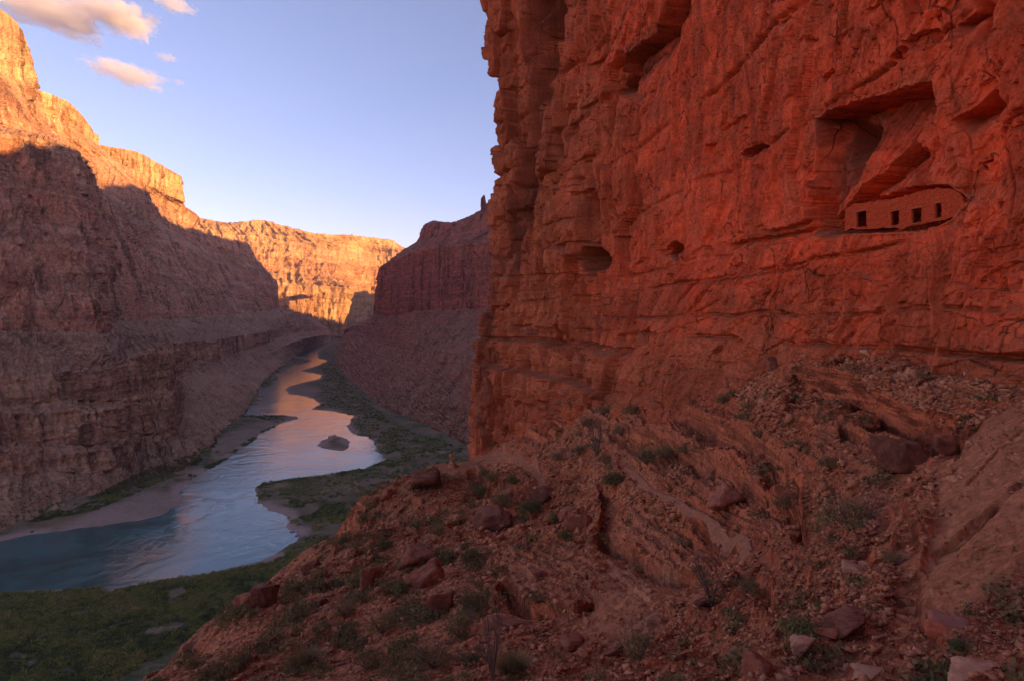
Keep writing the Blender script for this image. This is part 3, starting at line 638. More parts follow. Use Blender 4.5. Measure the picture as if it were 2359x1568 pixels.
        if v:
            dd, t = polydist(l, wx[:, c0:c1], wy[:, c0:c1]); d[:, c0:c1] -= dep*sstep(w, 0, dd)
        else:
            l = [(x0, y0), (x0+Lx*.5, y0-Lx*.5*sl-3*r2.random()), (x0+Lx, y0-Lx*sl)]
            d[:, c0:c1] -= dep*wedge(l, wx[:, c0:c1], wy[:, c0:c1], 10+26*r2.random())
    # a slab of rock left standing by the arched niche
    c = [(1569,585),(1580,578),(1591,586),(1592,640),(1586,652),(1571,650)]
    d = d+.55*sstep(2, -7, sdf(c, px, py))
    gs = np.gradient(d, axis=1)/np.maximum(np.gradient(S, axis=1), 1e-3); gv = np.gradient(d, axis=0)/np.maximum(np.gradient(Z, axis=0), 1e-3)
    wt = 1/(1+.8*np.clip(blur(gs*gs, 2), 0, 30)+.25*np.clip(blur(gv*gv, 2), 0, 30))
    X1 = X+nx[None]*d; Y1 = Y+ny[None]*d
    FINE = FINE+fbm(X1/1.1, Y1/1.1, Z/1.1, 3, .6)*(.06+.06*left)
    d = d+FINE*wt+fbm(X1/.3, Y1/.3, Z/.3, 3, .65)*.06*np.clip(Yr/25, .8, 2)*np.maximum(wt, .35)
    X = X+nx[None]*d; Y = Y+ny[None]*d
    # cap: fold back over the top
    Xc = X[-1:]-nx[None]*np.array([[6.], [25.], [70.]]); Yc = Y[-1:]-ny[None]*np.array([[6.], [25.], [70.]]); Zc = Z[-1:]+np.array([[.6], [3.], [8.]])
    shade_var = np.zeros_like(X)  # shade of gully, cave and overhangs painted dark, along with rock varnish
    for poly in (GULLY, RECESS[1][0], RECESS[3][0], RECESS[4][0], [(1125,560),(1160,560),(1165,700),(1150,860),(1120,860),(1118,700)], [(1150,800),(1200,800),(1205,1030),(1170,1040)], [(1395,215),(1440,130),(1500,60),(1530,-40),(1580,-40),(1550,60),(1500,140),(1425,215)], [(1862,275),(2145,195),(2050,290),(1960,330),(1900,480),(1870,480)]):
        shade_var = np.maximum(shade_var, sstep(12, -10, sdf(poly, wx, wy)))
    shade_var = shade_var*np.clip(.75+perlin(S/2, Z/6, 3), .3, 1)
    shade_var = np.r_[shade_var, np.zeros((3, shade_var.shape[1]))]
    rd = np.clip(sstep(1230, 1620, px+fbm(S/9, Z/9, 3, 3)*160)*sstep(880, 640, py+fbm(S/5, Z/3, 6, 3)*120)+.25*sstep(400, 0, py), 0, 1)
    rd = np.r_[rd, rd[-1:], rd[-1:], rd[-1:]]
    return np.r_[X, Xc], np.r_[Y, Yc], np.r_[Z, Zc], (X, Y, Z, px, py, nx, ny), shade_var, rd
# ------------------------------------------------------------------ materials
sc = bpy.context.scene
M = {}
M['near'] = rock_mat('red_sandstone', [(.28,.062,.028),(.44,.105,.045),(.55,.15,.07)], (.32,.105,.05), .16, streak=.32, band=.3, bandz=.35, dusty=(.5,.85), bump=.6, bdist=.06, fine=5., joints=((.36,(1,1,.4),.016,.7),(1.1,(1,1,.7),.018,.4)), over=.65, dark_tone=(.13,.045,.032), attr_red='red', red=(.82,.102,.036))
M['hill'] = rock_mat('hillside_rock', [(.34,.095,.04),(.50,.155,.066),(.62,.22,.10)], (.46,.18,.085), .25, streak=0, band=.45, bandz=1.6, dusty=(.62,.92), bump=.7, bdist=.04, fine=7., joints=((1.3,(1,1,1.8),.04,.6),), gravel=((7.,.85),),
    attr_pale='pale', pale=(.48,.20,.10), attr_red='red', red=(.46,.10,.045), dark_tone=(.19,.095,.05), face=(.40,.10,.042), face_z=2.4)
M['path'] = rock_mat('trodden_dust', [(.29,.112,.058),(.40,.165,.092)], (.39,.16,.088), 1.5, streak=0, band=0, bump=.5, bdist=.03, fine=11., gravel=((9.,.35),))
M['stone'] = rock_mat('loose_stone', [(.22,.07,.035),(.44,.16,.075),(.66,.30,.17)], (.50,.23,.13), .9, streak=0, band=.15, bandz=3, dusty=(.75,.98), bump=.4, bdist=.02, fine=12.)
M['boulder'] = rock_mat('varnished_boulder', [(.15,.05,.03),(.27,.085,.05),(.38,.13,.07)], (.34,.14,.085), .6, streak=.3, band=.25, bandz=1.5, dusty=(.72,.97), bump=.5, bdist=.05, fine=6.)
M['left'] = rock_mat('canyon_limestone', [(.34,.135,.08),(.58,.28,.16),(.74,.43,.25)], (.58,.32,.19), .012, streak=.75, band=.4, bandz=.05, dusty=(.58,.9), bump=.7, bdist=2.5, fine=.3, joints=((.035,(1,1,.22),.03,.4),), gravel=((.3,.3),), attr_red='red', red=(.74,.25,.14), dark_tone=(.27,.12,.085), attr_pale='pale', pale=(.64,.35,.155))
M['right'] = rock_mat('red_wall_limestone', [(.26,.085,.06),(.44,.135,.085),(.54,.19,.125)], (.48,.26,.16), .012, streak=.8, band=.3, bandz=.05, dusty=(.58,.9), bump=.7, bdist=2.5, fine=.25, joints=((.035,(1,1,.22),.03,.4),), gravel=((.25,.35),), attr_red='red', red=(.52,.15,.095), dark_tone=(.20,.09,.065))
M['farwall'] = rock_mat('sunlit_limestone', [(.28,.12,.06),(.44,.22,.10),(.56,.33,.16)], (.30,.14,.075), .006, streak=.4, band=.45, bandz=.03, dusty=(.45,.8), bump=.6, bdist=6., fine=.06, joints=((.009,(1,1,.3),.035,.45),), attr_red='red', red=(.46,.14,.05), dark_tone=(.22,.09,.045), attr_pale='pale', pale=(.60,.32,.145))
M['rim'] = rock_mat('rim_rock', [(.30,.13,.08),(.42,.19,.11)], (.3,.18,.13), .01, streak=.4, band=.4, bandz=.04, fine=.08)
def ground_mat():
    t = NT('valley_floor'); n = t.noise(.035, 6, .65); n2 = t.noise(.5, 6, .7)
    c = t.ramp(n, [(.3, (.14, .09, .055)), (.5, (.22, .145, .085)), (.7, (.30, .195, .12))])
    c = t.mix(t.attr('sand'), c, (.40, .25, .19))
    c = t.mix(t.math('MULTIPLY', t.attr('green'), t.mrange(t.noise(.12, 5, .7), .35, .6)), c, (.08, .085, .035))
    c = t.mix(.6, c, t.ramp(n2, [(.25, (.28, .28, .28)), (.5, (.5, .5, .5)), (.75, (.74, .74, .74))]), 'OVERLAY')
    t.bump(n2, .5, .6); return t.done(c, .95, .1)
M['ground'] = ground_mat()
def water_mat():
    t = NT('river_water'); 
    dist = t.sep(t.geo.outputs['Position'], 1)
    n = t.noise(.12, 5, .6, (1, .55, 1), dist=.6); n2 = t.noise(.9, 4, .6, (1, .6, 1)); n3 = t.noise(.02, 4, .6, dist=1.2)
    amp = t.math('MULTIPLY_ADD', t.mrange(n3, .35, .65), 1.0)
    h = t.math('ADD', t.math('MULTIPLY', n, 1.6), t.math('MULTIPLY', n2, .35))
    h = t.math('MULTIPLY', h, t.math('ADD', t.mrange(n3, .4, .62), .35))
    t.bump(h, .32, .5)
    foam = t.math('MULTIPLY', t.mrange(t.noise(.10, 8, .72, (1, .7, 1), dist=2.2), .60, .70), t.math('MULTIPLY', t.attr('rapid'), .75))
    c = t.mix(t.mrange(n3, .3, .7), (.035, .095, .08), (.06, .15, .14))
    c = t.mix(foam, c, (.55, .58, .6))
    t.put(t.b.inputs['Base Color'], c); t.b.inputs['Roughness'].default_value = .14; t.b.inputs['IOR'].default_value = 1.33
    t.b.inputs['Specular IOR Level'].default_value = .85
    return t.m
M['water'] = water_mat()
def leaf_mat(name, stops, obj_rand=False):
    t = NT(name)
    if obj_rand:
        o = t.n.nodes.new('ShaderNodeObjectInfo'); f = t.math('ADD', t.math('MULTIPLY', o.outputs['Random'], .6), t.math('MULTIPLY', t.noise(3., 3), .5))
    else: f = t.math('ADD', t.attr('tone'), t.math('MULTIPLY', t.math('SUBTRACT', t.noise(.6, 3), .5), .5))
    c = t.ramp(f, stops); m = t.done(c, .8, .2)
    tr = t.n.nodes.new('ShaderNodeBsdfTranslucent'); t.L(c, tr.inputs[0]); mx = t.n.nodes.new('ShaderNodeMixShader'); mx.inputs[0].default_value = .25
    t.L(t.b.outputs[0], mx.inputs[1]); t.L(tr.outputs[0], mx.inputs[2]); t.L(mx.outputs[0], t.out.inputs['Surface']); return m
M['thicket'] = leaf_mat('thicket_leaves', [(.1, (.07, .085, .04)), (.4, (.17, .18, .055)), (.7, (.29, .27, .06)), (.95, (.34, .25, .10))])
M['scrub'] = leaf_mat('scrub_leaves', [(.1, (.13, .115, .045)), (.5, (.21, .155, .065)), (.9, (.28, .18, .09))])
M['shrub'] = leaf_mat('desert_shrub_leaves', [(.15, (.16, .14, .05)), (.5, (.24, .18, .07)), (.85, (.32, .21, .10))], True)
M['green'] = leaf_mat('green_shrub_leaves', [(.15, (.10, .12, .04)), (.5, (.15, .16, .05)), (.85, (.22, .18, .07))], True)
def plain(name, c, rough=.7, n=3., v=.25):
    t = NT(name); f = t.noise(n, 4, .6); return t.done(t.mix(f, tuple(x*(1-v) for x in c), tuple(min(1, x*(1+v)) for x in c)), rough, .3)
M['twig'] = plain('grey_twig', (.15, .09, .07), .9, 20)
M['wood'] = plain('dark_wood', (.045, .02, .015), .8, 20)
M['raft'] = plain('grey_rubber', (.42, .46, .50), .45); M['raft2'] = plain('faded_rubber', (.40, .27, .26), .5); M['gear'] = plain('gear_canvas', (.10, .16, .20), .8); M['floorr'] = plain('raft_floor', (.12, .13, .14), .7)
def masonry_mat():
    t = NT('dry_laid_masonry'); n = t.noise(6., 5, .7); c = t.ramp(n, [(.3, (.38, .052, .018)), (.5, (.54, .074, .025)), (.7, (.64, .10, .036))])
    c = t.mix(t.math('MULTIPLY', t.attr('joint'), .45), c, (.16, .03, .014)); t.bump(t.noise(30, 5, .7), .4, .02); return t.done(c, .95, .1)
M['masonry'] = masonry_mat()

# ------------------------------------------------------------------ far walls, hills and rim
def S(o, label): return tag(o, label, None, None, 'structure')
def redmask(X, Y, Z, lo, hi, seed=0): return np.clip(sstep(lo-15, lo+15, Z)*sstep(hi+25, hi-25, Z)*(.65+1.2*fbm(X/60, Y/60, Z/120+seed, 3)), 0, 1)
print('walls...')
X, Y, Z, V = loft(LW, 1.6, 1.5)
X, Y, Z, CH = weather(X, Y, Z, V, .8, 1.0, .7, 1.0, cliffs=((2,3,.9,.5),(4,5,.9,.5),(6,7,.9,.4),(9,10,1.,.22),(15,16,1.2,.3),(13.2,14,.8,.5)), talus=((3,4),(5,6),(7,9)))
red = np.where(V < 9, 0, 1)*sstep(10.2, 9.9, V)*np.clip(.75+1.3*fbm(X/50, Y/50, Z/160, 3), 0, 1)+sstep(10.4, 11, V)*sstep(14.5, 13, V)*.5
left = grid_obj('canyon_cliff_hill', X, Y, Z, M['left'], attrs={'red': red*.8, 'dark_tone': CH*sstep(16, 14.5, V), 'pale': sstep(14.6, 15.2, V)*np.clip(.45+1.5*fbm(X/60, Y/60, Z/60, 3), 0, 1)}); S(left, 'layered canyon wall on the far side of the river, sunlit only at its rim')
X, Y, Z, V = loft(RW, 1.6, 1.5)
X, Y, Z, CH = weather(X, Y, Z, V, .8, 1.0, .7, 1.2, seed=500., shear=3.2, cliffs=((4,5,1.,.22),(6,7,.8,.4)), talus=((0,4),))
red = sstep(3.9, 4.1, V)*np.clip(.8+1.2*fbm(X/50, Y/50, Z/160, 3), 0, 1)
right = grid_obj('shaded_cliff_hill', X, Y, Z, M['right'], attrs={'red': red, 'dark_tone': CH}); S(right, 'shaded red cliff and long talus slope beside the river bend')
X, Y, Z, V = loft(FW, 1.5, 1.3)
X, Y, Z, CH = weather(X, Y, Z, V, 2.3, 1.7, .5, 2.2, seed=900., cliffs=((2,3,1.3,.5),(7,8,1.7,.35),(6,7,1.2,.5)))
red = np.clip(.5+1.5*fbm(X/300, Y/300, Z/50, 3), 0, 1)*sstep(3.6, 4.2, V)*sstep(6.2, 5.6, V)
far = grid_obj('sunlit_cliff_hill', X, Y, Z, M['farwall'], attrs={'red': red, 'dark_tone': CH*.8, 'pale': sstep(6.8, 7.1, V)*np.clip(.45+1.8*fbm(X/300, Y/300, Z/300, 2), 0, 1)}); S(far, 'golden sunlit cliffs closing the canyon behind the river')

prof = rim_profile()
yy = np.arange(-2600, 7600, 10.); hh = np.interp(yy, prof[:, 0], prof[:, 1]); hh = hh+16*perlin(yy/70., 3., 1.)+9*perlin(yy/24., 5., 1.)+5*np.abs(perlin(yy/11., 8., 1.))
vv = np.array([0, .25, .45, .5, .62, .66, .8, .84, .97, 1.0]); off = np.array([0, 60, 110, 115, 170, 174, 230, 236, 262, 268])-268.
H_ = RIVER+(hh[None]+60-RIVER)*0
Z = RIVER+(hh[None]-RIVER)*vv[:, None]; X = RIMX-0*Z+off[:, None]*-1*-1; Y = np.repeat(yy[None], len(vv), 0)
X = RIMX+off[:, None]+25*fbm(Y/220, Z/300, 2, 3)*(1-vv[:, None])
Zt = np.repeat(hh[None], 3, 0)+np.array([[2.], [10.], [14.]]); Xt = np.repeat(RIMX+np.array([[40.], [900.], [2500.]]), len(yy), 1)
X = np.r_[X, Xt]; Z = np.r_[Z, Zt]; Y = np.r_[Y, np.repeat(yy[None], 3, 0)]
rim = grid_obj('western_rim_hill', X, Y, Z, M['rim'], flip=True); S(rim, 'western canyon rim standing between the low sun and the river')

# ------------------------------------------------------------------ river and valley floor
RL = [(-900,1330),(-400,1290),(0,1246),(60,1233),(140,1223),(240,1208),(330,1196),(390,1180),(415,1157),(418,1130),(440,1100),(500,1070),(560,1031),(600,1000),(640,977),(668,968),(690,965),(686,959),(651,955),(600,957),(540,953),(565,942),(606,924),(604,912),(597,896),(632,882),(649,854),(681,841),(718,833),(718,829),(696,822),(653,813),(690,807),(715,800),(731,792),(752,785)]
RRk = [(764,787),(750,795),(729,810),(733,825),(754,830),(732,841),(692,853),(716,858),(743,863),(735,872),(692,882),(668,888),(658,896),(663,906),(700,912),(722,918),(737,931),(716,942),(770,947),(816,957),(808,968),(797,982),(811,998),(845,1006),(861,1015),(866,1038),(892,1057),(839,1078),(783,1086),(716,1095),(649,1106),(603,1111),(590,1126),(588,1139),(604,1166),(649,1184),(665,1200),(663,1215),(686,1229),(682,1246),(643,1273),(604,1290),(503,1313),(335,1341),(252,1354),(140,1356),(0,1364),(-400,1400),(-900,1450)]
RIV = [on_plane(*p) for p in RL+RRk]
ISL = [on_plane(*p) for p in [(731,1027),(742,1016),(757,1005),(772,1000),(788,1006),(801,1013),(806,1030),(795,1037),(777,1036),(752,1034)]]
gx = (np.arange(-1100, 1750, 4.)-CX)/FPX; gy = np.concatenate([np.exp(np.arange(math.log(150), math.log(9000), .0045))])
GX, GY = np.meshgrid(gx, gy); GX = GX*GY
print('ground', GX.shape)
wob = np.clip(GY/400, 1, 6)
wx = GX+fbm(GX/18, GY/18, 1, 3)*5*wob**.6; wy = GY+fbm(GX/18, GY/18, 6, 3)*6*wob**.6
dr = sdf(RIV, wx, wy); di = sdf(ISL, wx, wy)
land = np.where(di < 6, -di, dr)
GZ = RIVER+np.where(land > 0, .5*sstep(0, 2.5, land)+1.9*sstep(2, 22, land)+1.5*sstep(20, 90, land), -2*sstep(0, -4, land))
GZ = GZ+np.where(land > 0, fbm(GX/14, GY/14, 3, 4)*1.3*sstep(2, 25, land)+fbm(GX/60, GY/60, 3, 2)*2.2*sstep(20, 80, land), 0)
gpx = GX/GY*FPX+CX; gpy = HY-RIVER/GY*FPX
sand = np.clip(sstep(16, 4, land)*sstep(-.1, .2, fbm(GX/40, GY/40, 2, 2)+.1), 0, 1)
BEACH = [(130,1222),(260,1165),(330,1140),(418,1128),(420,1160),(390,1185),(300,1205)]
sand = np.maximum(sand, sstep(8, -8, sdf(BEACH, gpx, gpy))*.75)
sand = np.maximum(sand, sstep(10, -5, sdf([(658,896),(690,884),(735,900),(722,918),(663,908)], gpx, gpy))*.45)
sand = np.maximum(sand, sstep(10, -5, sdf([(480,1030),(560,985),(640,962),(690,962),(600,1002),(500,1070)], gpx, gpy))*.5)
green = np.clip(sstep(.0, .3, fbm(GX/45, GY/45, 12, 3)+.15), 0, 1)*(1-sand)
ground = grid_obj('ground', GX, GY, GZ, M['ground'], smooth=True, attrs={'sand': sand, 'green': green}); S(ground, 'sandy and bushy river terrace on the canyon floor')
wxs = (np.arange(-1300, 1500, 24.)-CX)/FPX; wys = np.exp(np.linspace(math.log(140), math.log(8500), 260))
WX, WY = np.meshgrid(wxs, wys); WX = WX*WY; wpx = WX/WY*FPX+CX; wpy = HY-RIVER/WY*FPX
rap = np.zeros_like(WX)
for poly in ([(700,975),(800,950),(870,1010),(890,1060),(820,1060),(815,1010),(730,995)],[(560,1050),(700,1040),(690,1110),(600,1130),(480,1090)],[(600,930),(740,940),(800,960),(700,965)],[(200,1230),(640,1200),(660,1240),(520,1290),(300,1310)],[(690,860),(740,862),(640,890)]):
    rap = np.maximum(rap, sstep(12, -12, sdf(poly, wpx, wpy)))
water = grid_obj('water', WX, WY, WX*0+RIVER, M['water'], attrs={'rapid': rap}); S(water, 'blue green river winding down the canyon')

# ------------------------------------------------------------------ near hillside, trails and cliff
red = np.clip(sstep(1250, 1750, T_px)*sstep(-13, -3, TZ)*.9+fbm(TX/8, TY/8, 3, 3)*.8-.05+.35*sstep(1300, 1500, T_px), 0, 1)*(1-T_slab*.8)
pale = np.clip(np.maximum(T_rav*.95, T_slab*.75), 0, 1)
pale = np.maximum(pale, .6*sstep(.15, .45, fbm(TX/5, TY/5, 21, 3)+.1*0)*(1-T_veg))
pale = np.maximum(np.maximum(pale, .14*T_tr), T_bed*.35)
hill = grid_obj('hillside', TX, TY, TZ, M['hill'], keep=(TZ > -147.8) & (TY < 262), attrs={'pale': pale, 'red': red, 'face': T_face, 'dark_tone': np.clip(T_veg*(.6+1.2*fbm(TX/6, TY/6, 2, 3)), 0, 1)}); S(hill, 'rubble covered red hillside falling from the cliff to the river')
for l, wd, lab in ((TRAILS[0], .65, 'thin pale footpath rounding the foot of the far end of the cliff'), (TRAILS[1][:-1], .38, 'narrow dusty footpath crossing the slope below the cliff ledges')):
    p = np.array([U(px, py, 1)[:1]+(py,) for px, py in l]); pts = [spot(a, b) for a, b in l]
    pts = np.array(pts); n = 120; k = np.linspace(0, len(pts)-1, n); c = pchip(np.arange(len(pts)), pts, k)
    t = np.gradient(c[:, :2], axis=0); t /= np.linalg.norm(t, axis=1, keepdims=True)+1e-9; nn = np.stack([-t[:, 1], t[:, 0]], 1)
    o = np.linspace(-.5, .5, 9)*wd; wv = (1+.35*perlin(k*.8, 3., 0)+.3*perlin(k*4, 8., 0))*np.clip(np.minimum(k, len(pts)-1-k)*1.6+.25, 0, 1)
    PX = c[:, 0][:, None]+nn[:, :1]*o[None]*wv[:, None]; PY = c[:, 1][:, None]+nn[:, 1:]*o[None]*wv[:, None]
    PZ = tz(PX, PY)+.05; PZ[:, [0, -1]] -= .12
    S(grid_obj('path', PX, PY, PZ, M['path'], smooth=True), lab)
print('cliff...')
X, Y, Z, NC, SHADE_VAR, RD = near_cliff()
cliff = grid_obj('near_cliff_hill', X, Y, Z, M['near'], flip=True, attrs={'dark_tone': SHADE_VAR, 'red': RD}); S(cliff, 'towering red sandstone cliff with undercuts rising over the hillside')
# ------------------------------------------------------------------ stones, boulders
def icosphere(n):
    import bmesh
    bm = bmesh.new(); bmesh.ops.create_icosphere(bm, subdivisions=n, radius=1); bm.verts.ensure_lookup_table()
    V = np.array([v.co for v in bm.verts]); F = np.array([[v.index for v in f.verts] for f in bm.faces]); bm.free(); return V, F
ICO = {k: icosphere(k) for k in (1, 2, 4)}
def rock_shape(n, r, planes=11, rough=.05, flat=1.0):
    "a block bounded by random joint planes"
    V, F = ICO[n]; N = r.normal(size=(planes, 3)); N[:6] = [[1,0,0],[-1,0,0],[0,1,0],[0,-1,0],[0,0,1],[0,0,-1]]; N[:6] += r.normal(size=(6, 3))*.33
    N /= np.linalg.norm(N, axis=1, keepdims=True); D = .42+.45*r.random(planes); D[6:] += .08
    c = V@N.T; rad = np.where(c > .05, D/np.maximum(c, .05), 9).min(1)
    P = V*rad[:, None]
    if rough: P = P*(1+rough*fbm(P[:, 0]*2.2+r.random()*50, P[:, 1]*2.2, P[:, 2]*2.2, 4, .6)[:, None]*2)
    return P, F
def hull_shape(r, n=11):
    "a sharp broken stone"
    import bmesh
    p = r.uniform(-1, 1, (n, 3)); p /= np.abs(p).max(1, keepdims=True)**.75
    bm = bmesh.new(); [bm.verts.new(q) for q in p]; o = bmesh.ops.convex_hull(bm, input=bm.verts)
    bmesh.ops.delete(bm, geom=list({g for g in o['geom_interior']+o['geom_unused'] if isinstance(g, bmesh.types.BMVert)}), context='VERTS')
    bmesh.ops.triangulate(bm, faces=bm.faces); bm.verts.index_update(); V = np.array([v.co for v in bm.verts])*.62; F = np.array([[v.index for v in f.verts] for f in bm.faces]); bm.free(); return V, F
def rotm(r, tilt=.5):
    e = Euler((r.normal()*tilt, r.normal()*tilt, r.random()*6.283)); return np.array(e.to_matrix())
BOULDERS = [ # px, py of the foot, width px, height/width, flatness, label
 (598,1402,58,1.15,.9,'big black varnished boulder standing on the slope edge above the green thicket','dark'),
 (556,1408,72,.85,.9,'brown cracked boulder leaning on the black one at the slope edge',''),
 (845,1362,50,1.45,.8,'tall upright brown boulder standing alone on the scree slope',''),
 (952,1305,88,.55,1,'pale topped slab boulder in the middle of the scree slope',''),
 (985,1352,92,.62,1,'blocky dark fronted boulder lying just below the pale topped slab',''),
 (1012,1418,62,1.35,.8,'upright ribbed boulder below the blocky dark fronted one',''),
 (1140,1222,112,.42,1,'long tilted slab boulder with a deep black overhang beside the green bush','dark'),
 (1258,1150,78,.6,1,'dark wedge shaped boulder under the end of the upper footpath','dark'),
 (1165,1448,110,.62,1,'flat topped block boulder below the rounded rock outcrop',''),
 (712,1322,46,.8,.9,'dark boulder on the skyline of the slope above the river beach','dark'),
 (985,1130,80,.75,.9,'large dark boulder mass at the crest just below the pale footpath','dark'),
 (890,1165,34,.9,.9,'small reddish boulder perched on the slope crest against the terrace',''),
 (430,1505,40,.75,.9,'blackish boulder low on the left slope edge above the shrubs','dark'),
 (735,1400,32,.7,.9,'round dark boulder under the skyline boulder of the scree slope','dark'),
 (620,1490,42,.7,.9,'dark rough boulder half way down the left slope edge','dark'),
 (2112,1075,120,.85,1,'huge dark cube of rock wedged beneath the upper bench','dark'),
 (2190,1050,66,1.2,.9,'tall reddish block jammed beside the dark cube under the bench',''),
 (1690,1165,90,.85,.8,'smooth rounded outcrop boulder above the bend of the dusty footpath',''),
 (1690,1255,50,.5,1,'low rounded boulder on the uphill side of the dusty footpath',''),
 (1660,1040,60,.6,1,'square stone block sticking out under the long ledge',''),
 (1320,1500,70,.35,1,'thin flat slab lying beside the pale ravine',''),
 (1275,1548,130,.4,1,'dark leaning slab at the bottom edge of the picture by a grassy bush','dark'),
 (1420,1512,60,.4,1,'dark flat stone bridging the foot of the pale ravine','dark'),
 (1770,1560,110,.75,1,'big orange brown boulder at the bottom edge beside the pointed grey stone',''),
 (1855,1520,62,.95,.9,'pointed light grey stone leaning on the orange brown boulder','pale'),
 (1985,1475,120,.38,1,'long broken slab lying behind the pointed grey stone',''),
 (2225,1455,110,.5,1,'orange red boulder resting on the trail edge above the broad pale slab','red'),
 (2320,1560,190,.55,1,'broad pale brown slab filling the bottom right corner','pale'),
 (2090,1545,170,.3,1,'low flat tan slab at the bottom edge of the gravel trail','pale'),
 (1905,1470,60,.4,1,'flat reddish slab tilted above the long broken slab','red'),
 (1310,1180,50,.7,.9,'squared brown rock on the rib between the two footpaths',''),
 (1395,1110,56,.6,.9,'tan angular rock beside the bush at the start of the dusty footpath',''),
 (1350,1215,62,.8,.9,'fractured red block at the head of the dark cleft',''),
 (1620,1400,44,.6,.9,'small dark stone beside the bare branched shrub','dark'),
 (1975,1320,58,.45,1,'pale upright shard leaning at the edge of the gravel trail','pale'),
 (1895,1300,60,.5,1,'brown flat rock among the rubble left of the gravel trail',''),
 (2265,1380,60,.6,.9,'grey brown rock above the orange red boulder','pale'),
 (1510,1440,40,.6,.9,'grey stone at the upper rim of the pale ravine','pale'),
 (1245,1330,48,.5,.9,'small weathered block on top of the rounded rock outcrop',''),
 (1790,845,46,1.25,.8,'reddish fin of rock standing at the foot of the cliff',''),
]
M['boulder_dark'] = rock_mat('dark_varnished_boulder', [(.08,.026,.018),(.15,.05,.03),(.24,.08,.045)], (.28,.115,.07), .8, streak=.2, band=.2, bandz=1.5, dusty=(.75,.98), bump=.5, bdist=.05, fine=6.)
M['boulder_pale'] = rock_mat('pale_boulder', [(.34,.14,.08),(.46,.21,.125),(.54,.28,.17)], (.48,.24,.15), .8, streak=.1, band=.2, bandz=2.5, dusty=(.8,.98), bump=.5, bdist=.03, fine=9.)
M['boulder_red'] = rock_mat('red_boulder', [(.34,.08,.04),(.46,.12,.06),(.52,.17,.09)], (.36,.18,.13), .8, streak=.1, band=.2, bandz=2.5, dusty=(.8,.98), bump=.5, bdist=.03, fine=9.)
M['hill_rock'] = rock_mat('outcrop_rock', [(.26,.08,.05),(.36,.12,.07),(.42,.16,.10)], (.32,.16,.11), .8, streak=.1, band=.4, bandz=3, dusty=(.7,.98), bump=.5, bdist=.05, fine=7.)
rb = np.random.default_rng(21)
for px, py, w_, asp, fl, lab, kd in BOULDERS:
    X, Y, Z = spot(px, py); wm = w_/FPX*Y
    P, F = rock_shape(4, rb, 15, .13); ex = np.ptp(P, axis=0); P = P/ex
    P = P*np.array([wm, wm*.8, wm*asp]); P = P@np.array(Euler((rb.normal()*.12, rb.normal()*.16, rb.normal()*.4)).to_matrix()).T
    zb = P[:, 2].min(); o = mesh_np('boulder', P, F, M['hill_rock' if 'outcrop boulder' in lab else {'dark': 'boulder_dark', 'pale': 'boulder_pale', 'red': 'boulder_red', '': 'boulder'}[kd]])
    g0 = min(float(tz(X+dx, Y+dy)) for dx in (-.3*wm, 0, .3*wm) for dy in (0, .5*wm))
    o.location = (X, Y+.35*wm, min(g0, Z)-zb-.12*wm*asp); tag(o, lab, 'boulder', 'boulders on the hillside')

def scatter(name, label, pick, n, proto_n, smin, smax, mat, seed, kinds=10, power=2.4, sub=1, wpx=None):
    "many loose stones on the height field as one mass"
    r = np.random.default_rng(seed); VV = []; FF = []; base = 0
    shapes = [hull_shape(r, int(r.integers(9, 14))) for _ in range(kinds*2)]
    pts = pick(r, n)
    for (X, Y, Z, sc_) in pts:
        P, F = shapes[r.integers(kinds*2)]
        s = smin*(1-r.random())**(-1/power); s = min(s, smax)*sc_
        q = (P*np.array([1, .5+.45*r.random(), .28+.5*r.random()])*s*.5)@rotm(r, .35).T
        VV.append(q+np.array([X, Y, Z+.05*s])); FF.append(F+base); base += len(P)
    o = mesh_np(name, np.concatenate(VV), np.concatenate(FF), mat); return tag(o, label, None, None, 'stuff')
def pick_hill(dens):
    def f(r, n):
        vis = np.minimum.accumulate(np.vstack([np.full((1, T_py.shape[1]), 9e9), T_py[:-1]]), 0)     # lowest row seen so far along each column
        ok = (T_py < vis) & (T_px > -20) & (T_px < 2380) & (TY < 125) & (TY > 3.4) & (T_py < 1600) & (TZ > -60)
        j, i = np.nonzero(ok); wgt = np.clip(vis[j, i]-T_py[j, i], 0, 12)*dens(T_px[j, i], T_py[j, i], j, i); wgt = wgt/wgt.sum()
        k = r.choice(len(j), n, p=wgt); j, i = j[k], i[k]
        return [(TX[a, b], TY[a, b], TZ[a, b], float(np.clip(TY[a, b]/16, .4, 2.4))) for a, b in zip(j, i)]
    return f
def d_stone(px, py, j, i):
    d = .35+np.clip(2.6*fbm(px/70, py/45, 3, 3)+.35, 0, 1.5)
    d = d*(1-.6*T_bed[j, i])*(1-.93*T_face[j, i]); d = d*(1-.93*T_slab[j, i]*sstep(1000, 1200, py)-.5*T_slab[j, i]*sstep(1200, 1000, py))*(1-.8*T_rav[j, i])*(1-.97*(T_tr[j, i] > .25)*(px < 1800)-.8*(T_tr[j, i] > .7)*(px >= 1800))
    d = d*np.where(px < 1100, .6, 1)
    for c in ([(1690,870),(1840,840),(1845,990),(1790,1010),(1680,960)],[(1840,790),(1980,765),(2080,820),(1960,850),(1840,840)],[(1950,850),(2250,880),(2330,900),(2150,960),(2000,900)],[(1870,1100),(1990,1090),(2050,1240),(1960,1290),(1880,1220)],[(1900,1290),(2060,1300),(2060,1430),(1850,1440)],[(1480,1140),(1560,1150),(1600,1220),(1530,1230)]):
        d = d+1.6*(sdf(c, px, py) < 0)
    return d
print('stones...')
scatter('scattered_rubble', 'loose broken stones strewn over the hillside', pick_hill(d_stone), 36000, 1, .05, .34, M['stone'], 31, power=2.0)
